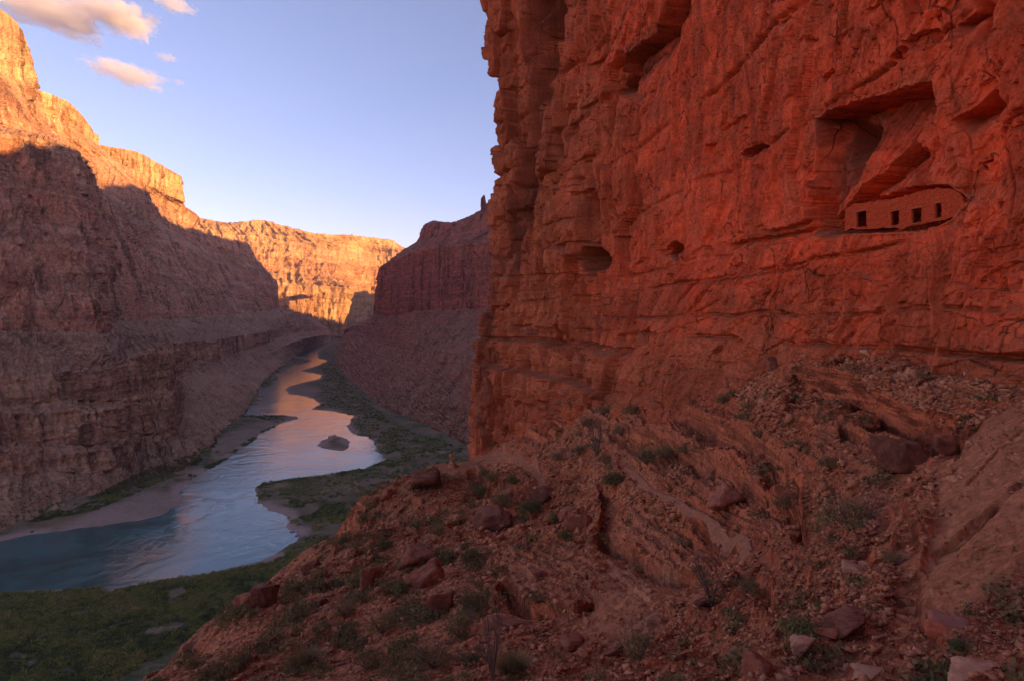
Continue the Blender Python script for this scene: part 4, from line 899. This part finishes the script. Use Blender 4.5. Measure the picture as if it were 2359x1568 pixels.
scatter('larger_rubble', 'bigger angular stones lying on the hillside', pick_hill(lambda a, b, j, i: d_stone(a, b, j, i)**1.6), 700, 2, .2, .6, M['stone'], 32, power=3.0)

# ------------------------------------------------------------------ plants
def leaves_np(r, n, rad, lw, ll, squash=.8, shell=.5, up=.3):
    "n small leaf faces spread through a lumpy crown"
    lob = r.normal(size=(9, 3)); lob /= np.linalg.norm(lob, axis=1, keepdims=True); lob[:, 2] = np.abs(lob[:, 2])*.9; lr = .35+.35*r.random(9)
    c = lob*(.55+.2*r.random((9, 1))); k = r.integers(0, 9, n)
    p = r.normal(size=(n, 3)); p /= np.linalg.norm(p, axis=1, keepdims=True); p = c[k]+p*(lr[k]*(shell+(1-shell)*r.random(n)))[:, None]
    p[:, 2] = np.abs(p[:, 2])*squash; p *= rad
    a = r.normal(size=(n, 3)); a[:, 2] += up; a /= np.linalg.norm(a, axis=1, keepdims=True); b = np.cross(a, r.normal(size=(n, 3))); b /= np.linalg.norm(b, axis=1, keepdims=True)
    L = (ll*(.6+.8*r.random(n)))[:, None]; Wd = (lw*(.6+.8*r.random(n)))[:, None]
    V = np.stack([p-a*L, p+b*Wd, p+a*L, p-b*Wd], 1).reshape(-1, 3); return V, np.arange(4*n).reshape(n, 4)
def bushes(name, label, pts, mat, seed, nleaf, kinds=8):
    r = np.random.default_rng(seed); protos = {}
    VV = []; FF = []; TT = []; base = 0
    for (X, Y, Z, s, tone, nl) in pts:
        key = (int(nl), r.integers(kinds))
        if key not in protos: protos[key] = leaves_np(r, int(nl), 1.0, .62/math.sqrt(nl)*1.25, .62/math.sqrt(nl)*1.6, .75)
        V, F = protos[key]; t = r.random()*6.283; c_, s_ = math.cos(t), math.sin(t)
        q = V*s*np.array([1, 1, .75+.5*r.random()]); q = np.stack([q[:, 0]*c_-q[:, 1]*s_, q[:, 0]*s_+q[:, 1]*c_, q[:, 2]], 1)+np.array([X, Y, Z-.06*s])
        VV.append(q); FF.append(F+base); base += len(V); TT.append(np.full(len(V), tone))
    o = mesh_np(name, np.concatenate(VV), np.concatenate(FF), mat, attrs={'tone': np.concatenate(TT)}); return tag(o, label, None, None, 'stuff')
def gz(X, Y):
    i = np.clip((X/Y-gx[0])/(gx[1]-gx[0]), 0, len(gx)-1.01).astype(int); j = np.clip(np.log(Y/gy[0])/.0045, 0, len(gy)-1.01).astype(int)
    return GZ[j, i], land[j, i], sand[j, i]
r = np.random.default_rng(77)
print('bushes...')
VEG = [ # polygon in picture, bushes, half width m, tone mean, patchiness
 ([(-60,1372),(140,1364),(340,1348),(520,1320),(640,1284),(720,1235),(760,1240),(700,1300),(560,1420),(420,1500),(250,1600),(-60,1600)],5600,2.3,.54,-.09),
 ([(-60,1372),(140,1364),(340,1348),(520,1320),(540,1340),(440,1420),(200,1440),(-60,1450)],1500,2.6,.8,-.06),
 ([(590,1120),(610,1108),(790,1084),(900,1060),(960,1062),(1090,1060),(1080,1100),(940,1120),(840,1200),(720,1225),(668,1208),(650,1180),(606,1160)],1500,2.0,.42,.02),
 ([(600,1108),(720,1093),(840,1076),(890,1058),(960,1050),(950,1072),(830,1092),(690,1112),(604,1120)],420,2.0,.3,.0),
 ([(590,1140),(612,1162),(670,1185),(700,1200),(800,1205),(790,1165),(700,1160),(640,1150)],380,2.2,.35,.0),
 ([(800,960),(830,950),(960,1000),(1090,1050),(1090,1062),(900,1056),(868,1036),(862,1012),(812,996)],1100,1.9,.28,.1),
 ([(735,935),(780,945),(830,955),(900,980),(860,930),(800,885),(770,850),(750,862),(738,900)],800,2.2,.25,.0),
 ([(735,815),(760,800),(790,850),(800,890),(740,880),(745,860),(730,842),(756,831)],500,2.6,.22,.0),
 ([(60,1205),(200,1150),(330,1080),(420,1050),(470,1060),(440,1090),(360,1120),(230,1180),(90,1210)],1500,1.9,.25,.05),
 ([(-40,1250),(130,1215),(260,1207),(330,1190),(330,1196),(140,1223),(0,1246)],320,1.2,.45,.1),
 ([(450,1010),(455,940),(540,880),(600,850),(640,850),(600,880),(590,905),(540,945),(560,960),(660,960),(690,962),(640,975),(560,962),(500,990),(470,1040)],2000,2.1,.22,.0),
 ([(430,1090),(500,1065),(600,995),(645,972),(655,975),(600,1006),(505,1076),(440,1104)],420,1.6,.25,.0),
 ([(600,850),(650,820),(715,828),(718,834),(680,842),(648,856),(630,884),(600,892)],500,2.4,.2,.0),
 ([(640,808),(700,790),(745,775),(770,776),(740,788),(715,800),(660,812)],420,3.6,.2,.0),
 ([(430,1110),(560,1030),(560,1000),(500,1020),(440,1060)],260,1.5,.3,.4),
]
pts = []
for poly, n, hw, tone, patch in VEG:
    p = np.array(poly, float); a = p.min(0); b = p.max(0); got = 0; tries = 0
    while got < n and tries < 40:
        tries += 1
        q = a+(b-a)*r.random((4000, 2)); 
        ww = 1.0; q = q[sdf(poly, q[:, 0], q[:, 1]) < 0]
        Y = RIVER*FPX/(HY-q[:, 1]); X = (q[:, 0]-CX)/FPX*Y
        z, ld, sd = gz(X, Y); nz = fbm(X/28, Y/28, 5., 3)
        ok = (ld > 1.0) & (nz > -.16+patch+.25*sd)
        for x, y, zz, nn in zip(X[ok], Y[ok], z[ok], nz[ok]):
            if got >= n: break
            if abs(x/y*FPX+CX-684) < 20 and 1212 < HY-RIVER/y*FPX < 1240: continue      # the landing beach stays open
            nl = 70 if y < 430 else 44 if y < 700 else 24 if y < 1400 else 14
            pts.append((x, y, zz, hw*(.55+.75*r.random()**1.5)*(1 if y < 700 else 1.25), np.clip(tone+r.normal()*.24+nn*1.1, .05, .98), nl)); got += 1
bushes('riverside_thicket', 'dark green riverside bushes covering the canyon terraces', pts, M['thicket'], 78, 60)
# scrub dotted over talus slopes of the right wall and far bank
def walltop(obj, poly, n, hw, seed, tone):
    me = obj.data; nv = len(me.vertices); co = np.empty(nv*3, f32); me.vertices.foreach_get('co', co); co = co.reshape(-1, 3)
    px = co[:, 0]/co[:, 1]*FPX+CX; py = HY-co[:, 2]/co[:, 1]*FPX
    k = np.nonzero(sdf(poly, px, py) < 0)[0]; rr = np.random.default_rng(seed); k = rr.choice(k, n)
    return [(co[a, 0], co[a, 1], co[a, 2], hw*(.5+.8*rr.random()), tone+.15*rr.normal(), 16) for a in k]
pts = walltop(right, [(800,900),(870,880),(1120,960),(1120,1060),(980,1040),(860,960)], 1500, 1.5, 5, .3)
pts += walltop(left, [(0,1110),(250,1090),(420,1010),(480,1040),(420,1060),(240,1150),(0,1220)], 700, 1.2, 6, .3)
pts += [(x, y, z+.2, s_, t_, 40) for x, y, z, s_, t_, _ in walltop(left, [(40,1228),(200,1150),(330,1085),(440,1045),(560,955),(610,875),(650,840),(665,845),(640,880),(600,940),(520,1010),(450,1090),(360,1132),(230,1190),(60,1237)], 2600, 2.3, 15, .28)]
bushes('talus_scrub', 'sparse dark scrub dotted over the foot of the talus slopes', pts, M['scrub'], 79, 16)

def stems_mb(r, n, h, spread, rad, bend=.3):
    m = MB()
    for _ in range(n):
        a = r.random()*6.283; t = spread*(.3+.7*r.random()); L = h*(.6+.5*r.random()); p = Vector((0, 0, 0)); d = Vector((math.cos(a)*t, math.sin(a)*t, 1)).normalized(); P = [p.copy()]
        for k in range(4):
            p = p+d*L/4; d = (d+Vector(r.normal(size=3))*bend*.35).normalized(); P.append(p.copy())
            if k in (1, 2):
                e = (d+Vector(r.normal(size=3))*.7).normalized(); m.tube([p, p+e*L*.22, p+e*L*.38+Vector((0, 0, L*.06))], [rad*.5, rad*.35, rad*.12], 4, False)
        m.tube(P, [rad*(1-.8*k/4) for k in range(5)], 4, False)
    return m
def proto_shrub(kind, seed):
    rr = np.random.default_rng(seed)
    nst, sp, lv, lw, ll, sq, sh, mt = {'airy': (26, 1.3, 1300, .012, .035, .95, .15, 'shrub'), 'dense': (16, 1.1, 2200, .016, .034, .85, .3, 'green'), 'grass': (10, 1.0, 0, 0, 0, 1, 0, 'shrub'), 'bare': (9, .75, 130, .012, .03, 1.1, .2, 'shrub')}[kind]
    st = stems_mb(rr, nst, .95 if kind != 'bare' else 1.25, sp, .012 if kind != 'bare' else .028)
    if kind == 'grass':
        V = []; n = 900
        a = rr.random(n)*6.283; t = rr.random(n)**.7*1.1; L = .5+.6*rr.random(n); b0 = np.stack([np.cos(a)*.18*rr.random(n), np.sin(a)*.18*rr.random(n), 0*a], 1)
        tip = b0+np.stack([np.cos(a)*t*L, np.sin(a)*t*L, L*(1-.35*t)], 1); w_ = np.stack([-np.sin(a), np.cos(a), 0*a], 1)*.010; midp = b0*.45+tip*.55+np.array([0, 0, .07])
        V = np.stack([b0-w_, b0+w_, midp+w_, midp-w_, midp-w_, midp+w_, tip+w_*.2, tip-w_*.2], 1).reshape(-1, 3); F = np.arange(8*n).reshape(-1, 4)
    else: V, F = leaves_np(rr, lv, .62, lw, ll, sq, sh); V[:, 2] += .16
    return st, (V, F), mt
PRO = {}
def shrub(px, py, wpx, kind, label, group, asp=1.0, name='shrub'):
    X, Y, Z = spot(px, py); s = wpx/FPX*Y*.8
    key = (kind, (px+py) % 2)
    root = empty(name, (X, Y, Z-.03*s), (px*1.7) % 6.28); root.scale = (s, s, s*asp)
    if key not in PRO:
        st, (V, F), mt = proto_shrub(kind, hash(kind) % 1 + len(PRO)*7+3)
        a = st.build('stems', M['twig'], root); b = mesh_np('foliage', V, F, M[mt], root); PRO[key] = (a, b)
    else:
        for p in PRO[key]:
            c = p.copy(); col.objects.link(c); c.parent = root
    tag(root, label, 'bush' if kind != 'bare' else 'bare shrub', group)
G1 = 'desert shrubs on the hillside'
SHR = [
 (1160,1168,70,'airy','airy olive shrub directly below the loop of the upper footpath'),
 (1132,1112,46,'airy','small olive shrub under the flat lip of the upper footpath'),
 (1178,1120,40,'dense','green shrub beneath the bend of the upper footpath'),
 (1110,1142,40,'airy','dull green shrub on the rib below the cliff corner'),
 (1222,1195,62,'dense','bright green bush right beside the long tilted slab boulder'),
 (1280,1205,46,'dense','round green bush between the tilted slab and the dark cleft'),
 (1300,1246,40,'dense','low green tuft growing on the rounded outcrop top'),
 (1410,1118,62,'dense','dark green bush among the rocks at the start of the dusty footpath'),
 (1300,942,44,'airy','greyish shrub highest on the slope under the cliff ledges'),
 (1345,925,40,'airy','small shrub touching the lowest ledge of the far cliff'),
 (1390,955,44,'airy','grey green shrub in the row of three below the ledges'),
 (1420,945,36,'airy','little olive shrub at the uphill end of the row below the ledges'),
 (1455,955,46,'airy','olive shrub at the downhill side of the overhanging ledge'),
 (1355,985,46,'airy','brownish shrub in the centre of the upper rubble slope'),
 (1432,1010,48,'airy','reddish brown shrub standing beside the bare branched bush'),
 (1282,1062,40,'airy','shrub close to the foot of the cliff corner by the path'),
 (1335,1050,46,'airy','low shrub left of the pale branched dead shrub'),
 (1490,1070,70,'airy','wide brown shrub spreading above the dusty footpath'),
 (1530,1060,56,'airy','feathery brown shrub touching the tilted rock beds'),
 (1580,1055,50,'airy','small feathery shrub at the foot of the tilted rock beds'),
 (1395,1068,44,'airy','shrub just downhill of the pale branched dead shrub'),
 (1665,930,44,'airy','dark shrub in the dry channel beside the rubble fan'),
 (1690,915,34,'airy','thin shrub at the top of the dry channel by the rubble fan'),
 (1585,890,34,'airy','small shrub under the broken ledge at the cliff foot'),
 (1905,1090,56,'airy','grey green shrub on the small rubble bench below the red face'),
 (1750,1010,36,'airy','brown tuft on the crest of the layered ledge'),
 (1815,1180,70,'airy','soft brown shrub at the end of the tilted rock beds'),
 (1960,1225,150,'airy','wide sprawling shrub in the middle of the rubble bowl'),
 (2060,1300,60,'airy','thin reddish shrub beside the gravel trail at the foot of the slab'),
 (1845,1475,112,'dense','grey green bush above the orange brown boulder'),
 (1725,1370,70,'airy','sparse green shrub beside the bare branched shrub'),
 (1470,1520,120,'airy','spiky grey green shrub at the lower end of the pale ravine'),
 (1090,1405,76,'airy','tall dull green shrub left of the flat topped block'),
 (1060,1470,96,'airy','wide dark shrub below the upright ribbed boulder'),
 (880,1460,80,'airy','round olive shrub low on the scree slope'),
 (795,1425,60,'airy','olive shrub on the open scree between the boulders'),
 (740,1460,56,'airy','dull shrub in the lower part of the scree slope'),
 (925,1365,50,'dense','green shrub tucked against the upright brown boulder'),
 (1000,1540,110,'airy','clumped feathery shrub at the bottom edge below the wide dark one'),
 (1180,1555,70,'grass','yellowish grass clump at the bottom edge beside the leaning slab'),
 (850,1540,90,'airy','dark shrub at the bottom edge of the scree slope'),
 (700,1545,70,'grass','grassy tuft at the bottom edge near the left slope'),
 (560,1535,60,'airy','low shrub near the bottom edge of the left slope'),
 (1010,1235,50,'airy','shrub in the hollow above the pale topped slab'),
 (960,1220,40,'airy','little shrub on the slope under the crest boulder mass'),
 (1080,1290,50,'airy','shrub at the foot of the long tilted slab boulder'),
 (820,1265,40,'airy','small shrub on the upper scree near the slope crest'),
 (690,1430,44,'airy','small shrub down the scree from the two leaning boulders'),
 (1240,1420,46,'airy','shrub in front of the rounded outcrop beside the flat topped block'),
 (2210,1500,50,'dense','small leafy sprig between the orange red boulder and the corner slab'),
]
for px, py, w_, kd, lab in SHR: shrub(px, py, w_, kd, lab, G1)
shrub(1640,1392,90,'bare','leafless dark branched shrub standing left of the gravel trail', 'bare shrubs', 1.5, 'bare_shrub')
shrub(1375,1052,70,'bare','pale leaning dead shrub with forked branches on the rubble slope', 'bare shrubs', 1.2, 'bare_shrub')
shrub(1135,1568,90,'bare','thin leafless shrub with fine twigs at the bottom edge', 'bare shrubs', 2.1, 'bare_shrub')
def d_scrub(px, py, j, i):
    d = (px < 1120)*1.0+(px >= 1120)*.12; d = d*np.clip(fbm(px/90, py/60, 9, 3)*5+.2, 0, 1.5); return d*(1-T_slab[j, i])*(1-T_rav[j, i])*(T_tr[j, i] < .5)
pk = pick_hill(d_scrub)(np.random.default_rng(41), 1100)
rr = np.random.default_rng(42)
bushes('hillside_scrub', 'small dry tufts scattered among the stones', [(x, y, z, (.14+.3*rr.random()**2)*float(np.clip(y/18, .6, 1.9)), float(.5+.25*rr.normal()), 90) for x, y, z, _ in pk], M['scrub'], 43, 60)

# ------------------------------------------------------------------ granaries
CXg, CYg, CZg, Cpx, Cpy, cnx, cny = NC
def yw(px): k = np.array(WALL, float); return 1/pchip(k[:, 0], (1/k[:, 1])[:, None], np.atleast_1d(np.asarray(px, float)))[:, 0]
def cliff_at(px, py):
    "surface point of the carved cliff whose undisplaced position is at px, py"
    i = int(np.argmin(np.abs(Cpx[0]-px))); j = int(np.argmin(np.abs(Cpy[:, i]-py))); return np.array([CXg[j, i], CYg[j, i], CZg[j, i]])
gp = np.linspace(1945, 2218, 274); gy_ = yw(gp)
yb = np.interp(gp, [1945,2000,2060,2120,2160,2200,2218], [530,529,526,518,510,498,488])+2*np.interp(gp, np.linspace(1945,2218,20), np.random.default_rng(3).normal(size=20))*.8
yt = np.interp(gp, [1945,1960,2000,2060,2090,2120,2160,2200,2212,2218], [486,472,466,458,450,440,434,438,452,468])+5*perlin(gp/9, 0., 3)
vv_ = np.linspace(0, 1, 96); PYg = yb[None]*(1-vv_[:, None])+yt[None]*vv_[:, None]; PXg = np.repeat(gp[None], 96, 0)
Zg = (HY-PYg)/FPX*gy_[None]; Xg = (PXg-CX)/FPX*gy_[None]; Yg = np.repeat(gy_[None], 96, 0)
inx = np.interp(gp, Cpx[0][25:-10], cnx[25:-10]); iny = np.interp(gp, Cpx[0][25:-10], cny[25:-10])
sg_ = np.cumsum(np.hypot(np.gradient((gp-CX)/FPX*gy_), np.gradient(gy_)))[None]+0*Zg
crs = Zg/.085+.25*perlin(sg_*2, Zg*2, 1); row = np.floor(crs); colx = sg_/.22+.5*(row % 2)+.35*perlin(row*3.1, sg_*.8, 4)
jo = np.maximum(sstep(.30, .48, np.abs(crs-row-.5)), sstep(.40, .49, np.abs(colx-np.floor(colx)-.5)))
hsh = np.modf(np.abs(np.sin(row*12.9898+np.floor(colx)*78.233)*43758.5))[0]
GIN = -.02
dd = GIN+.03*(hsh-.5)-.02*jo+.05*fbm(sg_*.9, Zg*.9, 2, 3)
DOORS = [(1971,1995,487,524,'leftmost and widest'),(2050,2070,486,520,'second'),(2098,2121,480,514,'third'),(2152,2167,468,503,'rightmost and narrowest')]
keep = np.ones(PXg.shape, bool)
for a, b, c, d_, _ in DOORS: keep &= ~((PXg > a+.6*hsh) & (PXg < b-.6*hsh) & (PYg > c) & (PYg < d_))
gr = empty('stone_granary', (float(Xg[0, 137]), float(Yg[0, 137]), float(Zg[0, 137])))
tag(gr, 'ancient dry stone granary wall with four dark openings built into a cliff alcove', 'ruin')
F = grid_faces(*Xg.shape, flip=True); F = F[keep.ravel()[F].all(1)]; nv = Xg.size
fr_ = np.stack([(Xg+inx[None]*dd).ravel(), (Yg+iny[None]*dd).ravel(), Zg.ravel()], 1); bk = np.stack([(Xg+inx[None]*(GIN-.15)).ravel(), (Yg+iny[None]*(GIN-.15)).ravel(), Zg.ravel()], 1)
E = np.concatenate([F[:, [i, (i+1) % 4]] for i in range(4)]); key = np.sort(E, 1) @ np.array([nv, 1]); _, ix, ct = np.unique(key, return_index=True, return_counts=True); E = E[ix[ct == 1]]
FF_ = np.concatenate([F, F[:, ::-1]+nv, np.stack([E[:, 1], E[:, 0], E[:, 0]+nv, E[:, 1]+nv], 1)])
ms = mesh_np('masonry_wall', np.r_[fr_, bk]-np.array(gr.location), FF_, M['masonry'], gr, attrs={'joint': np.r_[jo.ravel(), jo.ravel()*0]})
ra = fr_.reshape(96, 274, 3)[-3]; rbk = ra-np.stack([inx, iny, 0*inx], 1)*2.6; rbk[:, 2] += .02; ra2 = ra-np.stack([inx, iny, 0*inx], 1)*.1
RV = np.concatenate([ra2, rbk, ra2-[0, 0, .08], rbk-[0, 0, .08]]); q = np.arange(273)[:, None]
RF = np.concatenate([q+[0, 1, 275, 274], q+[548, 822, 823, 549], q+[0, 548, 549, 1]])
ea = fr_.reshape(96, 274, 3)[:, 4]; eb = ea-np.array([inx[4], iny[4], 0])*2.4; q2 = np.arange(95)[:, None]; ea2 = ea-np.array([inx[4], iny[4], 0])*.1
mesh_np('light_blocker_end', np.concatenate([ea2, eb, ea2+[.08, -.1, 0], eb+[.08, -.1, 0]])-np.array(gr.location), np.concatenate([q2+[0, 96, 97, 1], q2+[192, 193, 289, 288]]), M['masonry'], gr, attrs={'joint': np.zeros(384)})  # added behind the masonry to keep side light out of the openings
mesh_np('light_blocker_top', RV-np.array(gr.location), RF, M['masonry'], gr, attrs={'joint': np.zeros(len(RV))})  # added slab that keeps skylight out so the openings go dark
M['darkstone'] = plain('lintel_stone', (.40, .085, .035), .95, 9)
for a, b, c, d_, lab in DOORS:
    m = MB(); Yd = float(yw((a+b)/2)[0]); hw = (b-a)/2/FPX*Yd; px = (a+b)/2; nx_, ny_ = float(np.interp(px, gp, inx)), float(np.interp(px, gp, iny))
    ang = math.atan2(ny_, nx_)+math.pi/2
    x_ = (px-CX)/FPX*Yd; off_ = GIN-.068
    for nm, hh_, hz, rr_ in (('lintel', .03, (HY-c)/FPX*Yd+.02, 1.5), ('sill', .022, (HY-d_)/FPX*Yd-.015, 1.25)):
        m = MB(); m.box((0, 0, 0), (hw*rr_+.03, .085, hh_), Euler((0, .02, ang))); o = m.build(nm, M['darkstone'], gr)
        o.location = Vector((x_+nx_*off_, Yd+ny_*off_, hz))-gr.location

# ------------------------------------------------------------------ rafts at the beach
def raft(px, py, ang, mat, label, gear, afloat=-1.5):
    for k in range(60):          # slide towards the water until afloat
        x, y = on_plane(px, py); z_, ld, _s = gz(np.array([x]), np.array([y]))
        if ld[0] < afloat: break
        px -= .5
    root = empty('raft', (x, y, max(RIVER, float(z_[0]))+.02), ang); tag(root, label, 'raft', 'rafts moored at the beach')
    m = MB(); P = []
    for k in range(25):
        t = 2*math.pi*k/24; c, s = math.cos(t), math.sin(t)
        X = 2.5*math.copysign(abs(c)**.6, c); Yv = 1.0*math.copysign(abs(s)**.7, s); P.append((X, Yv, .28+.38*max(0, abs(X)/2.5-.6)**1.5*2))
    m.tube(P, .26, 10, False); m.build('side_tube', mat, root, True)
    for xx in (-.9, .3, 1.3):
        m = MB(); m.tube([(xx, -.85, .38), (xx, .85, .38)], .18, 8); m.build('thwart', mat, root, True)
    m = MB(); m.box((0, 0, .16), (2.2, .85, .03)); m.build('raft_floor', M['floorr'], root)
    if gear:
        m = MB(); m.box((-.35, 0, .5), (.4, .6, .2)); m.box((.8, 0, .42), (.3, .55, .15)); m.build('cargo_box', M['gear'], root)
        for sgn in (-1, 1):
            m = MB(); m.tube([(0, sgn*.6, .62), (-.3, sgn*1.9, .45), (-.5, sgn*2.7, .32)], .03, 5); m.box((-.58, sgn*2.95, .3), (.09, .3, .015)); m.build('oar', M['wood'], root)
raft(682, 1223.5, .12, M['raft'], 'pale grey inflatable raft moored in the nook of the beach', True)
raft(689, 1232, .5, M['raft2'], 'faded pinkish raft pulled up on the shore below the grey one', False, 1.2)

# ------------------------------------------------------------------ small things
X, Y, Z = spot(1043, 1076, 60)
pil = empty('rock_pillar', (X, Y, Z-.2)); tag(pil, 'slim standing stack of pale rocks on the lip of the upper footpath', 'rock pillar')
rr = np.random.default_rng(9); zc = 0
for k, (w_, h_) in enumerate([(1.5, .55), (1.05, .6), (.8, .55), (.62, .5), (.42, .38)]):
    P, F = rock_shape(2, rr, 10, .03); P = P/np.ptp(P, axis=0)*np.array([w_, w_*.8, h_*1.15]); o = mesh_np('rock', P, F, M['boulder_pale'] if k % 2 else M['stone'], pil)
    o.location = (.06*k*(-1)**k, 0, zc+h_/2); zc += h_*.93
X, Y, Z = spot(2336, 866, 12); h_ = .62
m = MB(); m.tube([(0, 0, -.1), (.13, 0, h_*.45), (.33, .02, h_)], [.018, .016, .012], 6); st = m.build('wooden_pole', M['wood']); st.location = (X, Y, Z); tag(st, 'thin dark pole leaning from the bench at the right picture edge', 'pole')
X, Y, Z = U(1115, 482, 1500)
rr = np.random.default_rng(12); sp = empty('rock_spire', (X, Y, Z-8)); tag(sp, 'grey twin pointed rock spire on the shaded skyline against the cliff edge', 'rock spire')
for dx, w_, h_ in ((-2, 22, 40), (11, 26, 30), (24, 34, 22)):
    P, F = rock_shape(4, rr, 12, .10); P = P/np.ptp(P, axis=0); P[:, :2] *= (1-.55*(P[:, 2:]+.5)); o = mesh_np('pinnacle', P*np.array([w_, w_*.8, h_]), F, M['right'], sp); o.location = (dx, 0, h_*.42)
# ------------------------------------------------------------------ clouds
def cloud_mat(seed, dens):
    m = bpy.data.materials.new('cloud_vapour'); m.use_nodes = True; n = m.node_tree; n.nodes.clear(); out = n.nodes.new('ShaderNodeOutputMaterial')
    v = n.nodes.new('ShaderNodeVolumePrincipled'); tc = n.nodes.new('ShaderNodeTexCoord'); mp = n.nodes.new('ShaderNodeMapping'); mp.inputs['Location'].default_value = (seed, seed*.7, 0)
    mp.inputs['Scale'].default_value = (1.0, .8, .55)
    t = n.nodes.new('ShaderNodeTexNoise'); t.inputs['Scale'].default_value = 3.2; t.inputs['Detail'].default_value = 8; t.inputs['Roughness'].default_value = .64; t.inputs['Distortion'].default_value = .3
    n.links.new(tc.outputs['Object'], mp.inputs[0]); n.links.new(mp.outputs[0], t.inputs['Vector'])
    L = n.nodes.new('ShaderNodeVectorMath'); L.operation = 'LENGTH'; n.links.new(tc.outputs['Object'], L.inputs[0])
    def mt(op, a, b):
        q = n.nodes.new('ShaderNodeMath'); q.operation = op
        for i, x in enumerate((a, b)):
            if isinstance(x, (int, float)): q.inputs[i].default_value = x
            else: n.links.new(x, q.inputs[i])
        return q.outputs[0]
    f = mt('SUBTRACT', mt('MULTIPLY', t.outputs[0], 2.5), mt('MULTIPLY', mt('POWER', L.outputs['Value'], 1.3), .95))
    f = mt('MULTIPLY', mt('SUBTRACT', f, .62), dens*4); f = mt('MINIMUM', mt('MAXIMUM', f, 0.0), dens)
    n.links.new(f, v.inputs['Density']); v.inputs['Color'].default_value = (.97, .90, .93, 1); v.inputs['Anisotropy'].default_value = .2
    n.links.new(v.outputs[0], out.inputs['Volume']); return m
CL = [(95,18,330,80,-14,.7,'large streaky cloud reaching in from the top left corner'),(300,60,110,55,-20,1.,'ragged lower end of the corner cloud above the canyon rim'),(265,30,190,60,-12,1.,'upper lobe of the corner cloud touching the top edge'),(398,8,100,36,-15,.9,'small cloud cut by the top edge right of the large one'),
      (290,170,180,44,-12,.8,'long pink cloud floating alone below the large cloud'),(383,133,50,18,-8,.7,'small oval cloud above the right end of the long pink one'),(412,190,30,12,-8,.7,'tiny wisp trailing behind the long pink cloud')]
V, F = ICO[4]
for k, (px, py, wp, hp, rot, dn, lab) in enumerate(CL):
    Yc = 9500.; o = mesh_np('cloud', V, F, cloud_mat(3.1+k*5.3, .005*dn)); o.location = U(px, py, Yc); o.scale = (wp*.62/FPX*Yc, wp*.5/FPX*Yc, hp*.62/FPX*Yc); o.rotation_euler = (0, R(-rot), 0)
    tag(o, lab, 'cloud', 'clouds in the evening sky', 'thing')

# ------------------------------------------------------------------ thin evening air between the walls
m = MB(); m.box((50, 2500, 378), (3050, 5300, 531)); hz = m.build('haze', None)
t_ = bpy.data.materials.new('thin_air'); t_.use_nodes = True; n = t_.node_tree; n.nodes.clear(); o_ = n.nodes.new('ShaderNodeOutputMaterial'); v = n.nodes.new('ShaderNodeVolumePrincipled')
v.inputs['Density'].default_value = HAZE; v.inputs['Color'].default_value = (.80, .82, .95, 1); v.inputs['Anisotropy'].default_value = .0; n.links.new(v.outputs[0], o_.inputs['Volume'])
hz.data.materials.append(t_); tag(hz, 'thin bluish evening haze filling the canyon', None, None, 'stuff')
SKYTINT = (.84, .575, .68, 1); SKYTOP = (.87, .62, .68, 1); EXPO = 1.54
# ------------------------------------------------------------------ camera, sun, sky
cd = bpy.data.cameras.new('camera'); cam = link(bpy.data.objects.new('camera', cd)); cam.rotation_euler = (R(90), 0, 0)
cd.sensor_width = 36; cd.lens = FPX/W*36; cd.shift_y = -(HGT/2-HY)/W; cd.clip_start = .1; cd.clip_end = 60000
sc.camera = cam
sl = bpy.data.lights.new('sun', 'SUN'); sl.energy = 4.8; sl.angle = R(.5); sl.color = (1, .62, .23)
so = link(bpy.data.objects.new('sun', sl)); so.rotation_euler = SUN.to_track_quat('Z', 'Y').to_euler(); so.location = (0, 0, 300)
w = bpy.data.worlds.new('World'); sc.world = w; w.use_nodes = True; nt = w.node_tree; nt.nodes.clear()
bg = nt.nodes.new('ShaderNodeBackground'); out = nt.nodes.new('ShaderNodeOutputWorld'); sky = nt.nodes.new('ShaderNodeTexSky')
sky.sky_type = 'NISHITA'; sky.sun_disc = False; sky.sun_elevation = math.asin(SUN.z); sky.sun_rotation = math.atan2(SUN.x, SUN.y)
sky.altitude = 800; sky.air_density = 1.0; sky.dust_density = .35; sky.ozone_density = 2.0
tint = nt.nodes.new('ShaderNodeMix'); tint.data_type = 'RGBA'; tint.blend_type = 'MULTIPLY'; tint.inputs[0].default_value = 1; tint.inputs[7].default_value = SKYTINT
tc = nt.nodes.new('ShaderNodeTexCoord'); sx = nt.nodes.new('ShaderNodeSeparateXYZ'); nt.links.new(tc.outputs['Generated'], sx.inputs[0])
rp = nt.nodes.new('ShaderNodeValToRGB'); rp.color_ramp.elements[0].position = 0; rp.color_ramp.elements[0].color = SKYTINT; rp.color_ramp.elements[1].position = .45; rp.color_ramp.elements[1].color = SKYTOP
nt.links.new(sx.outputs[2], rp.inputs[0]); nt.links.new(rp.outputs[0], tint.inputs[7]); nt.links.new(sky.outputs[0], tint.inputs[6]); nt.links.new(tint.outputs[2], bg.inputs[0]); bg.inputs[1].default_value = .15
nt.links.new(bg.outputs[0], out.inputs[0])
vs = sc.view_settings; vs.view_transform = 'Standard'; vs.look = 'None'; vs.exposure = EXPO; vs.gamma = 1
sc.cycles.use_denoising = True; sc.cycles.max_bounces = 6; sc.cycles.diffuse_bounces = 4; sc.cycles.volume_bounces = 3; sc.cycles.use_adaptive_sampling = True; sc.cycles.adaptive_threshold = .02
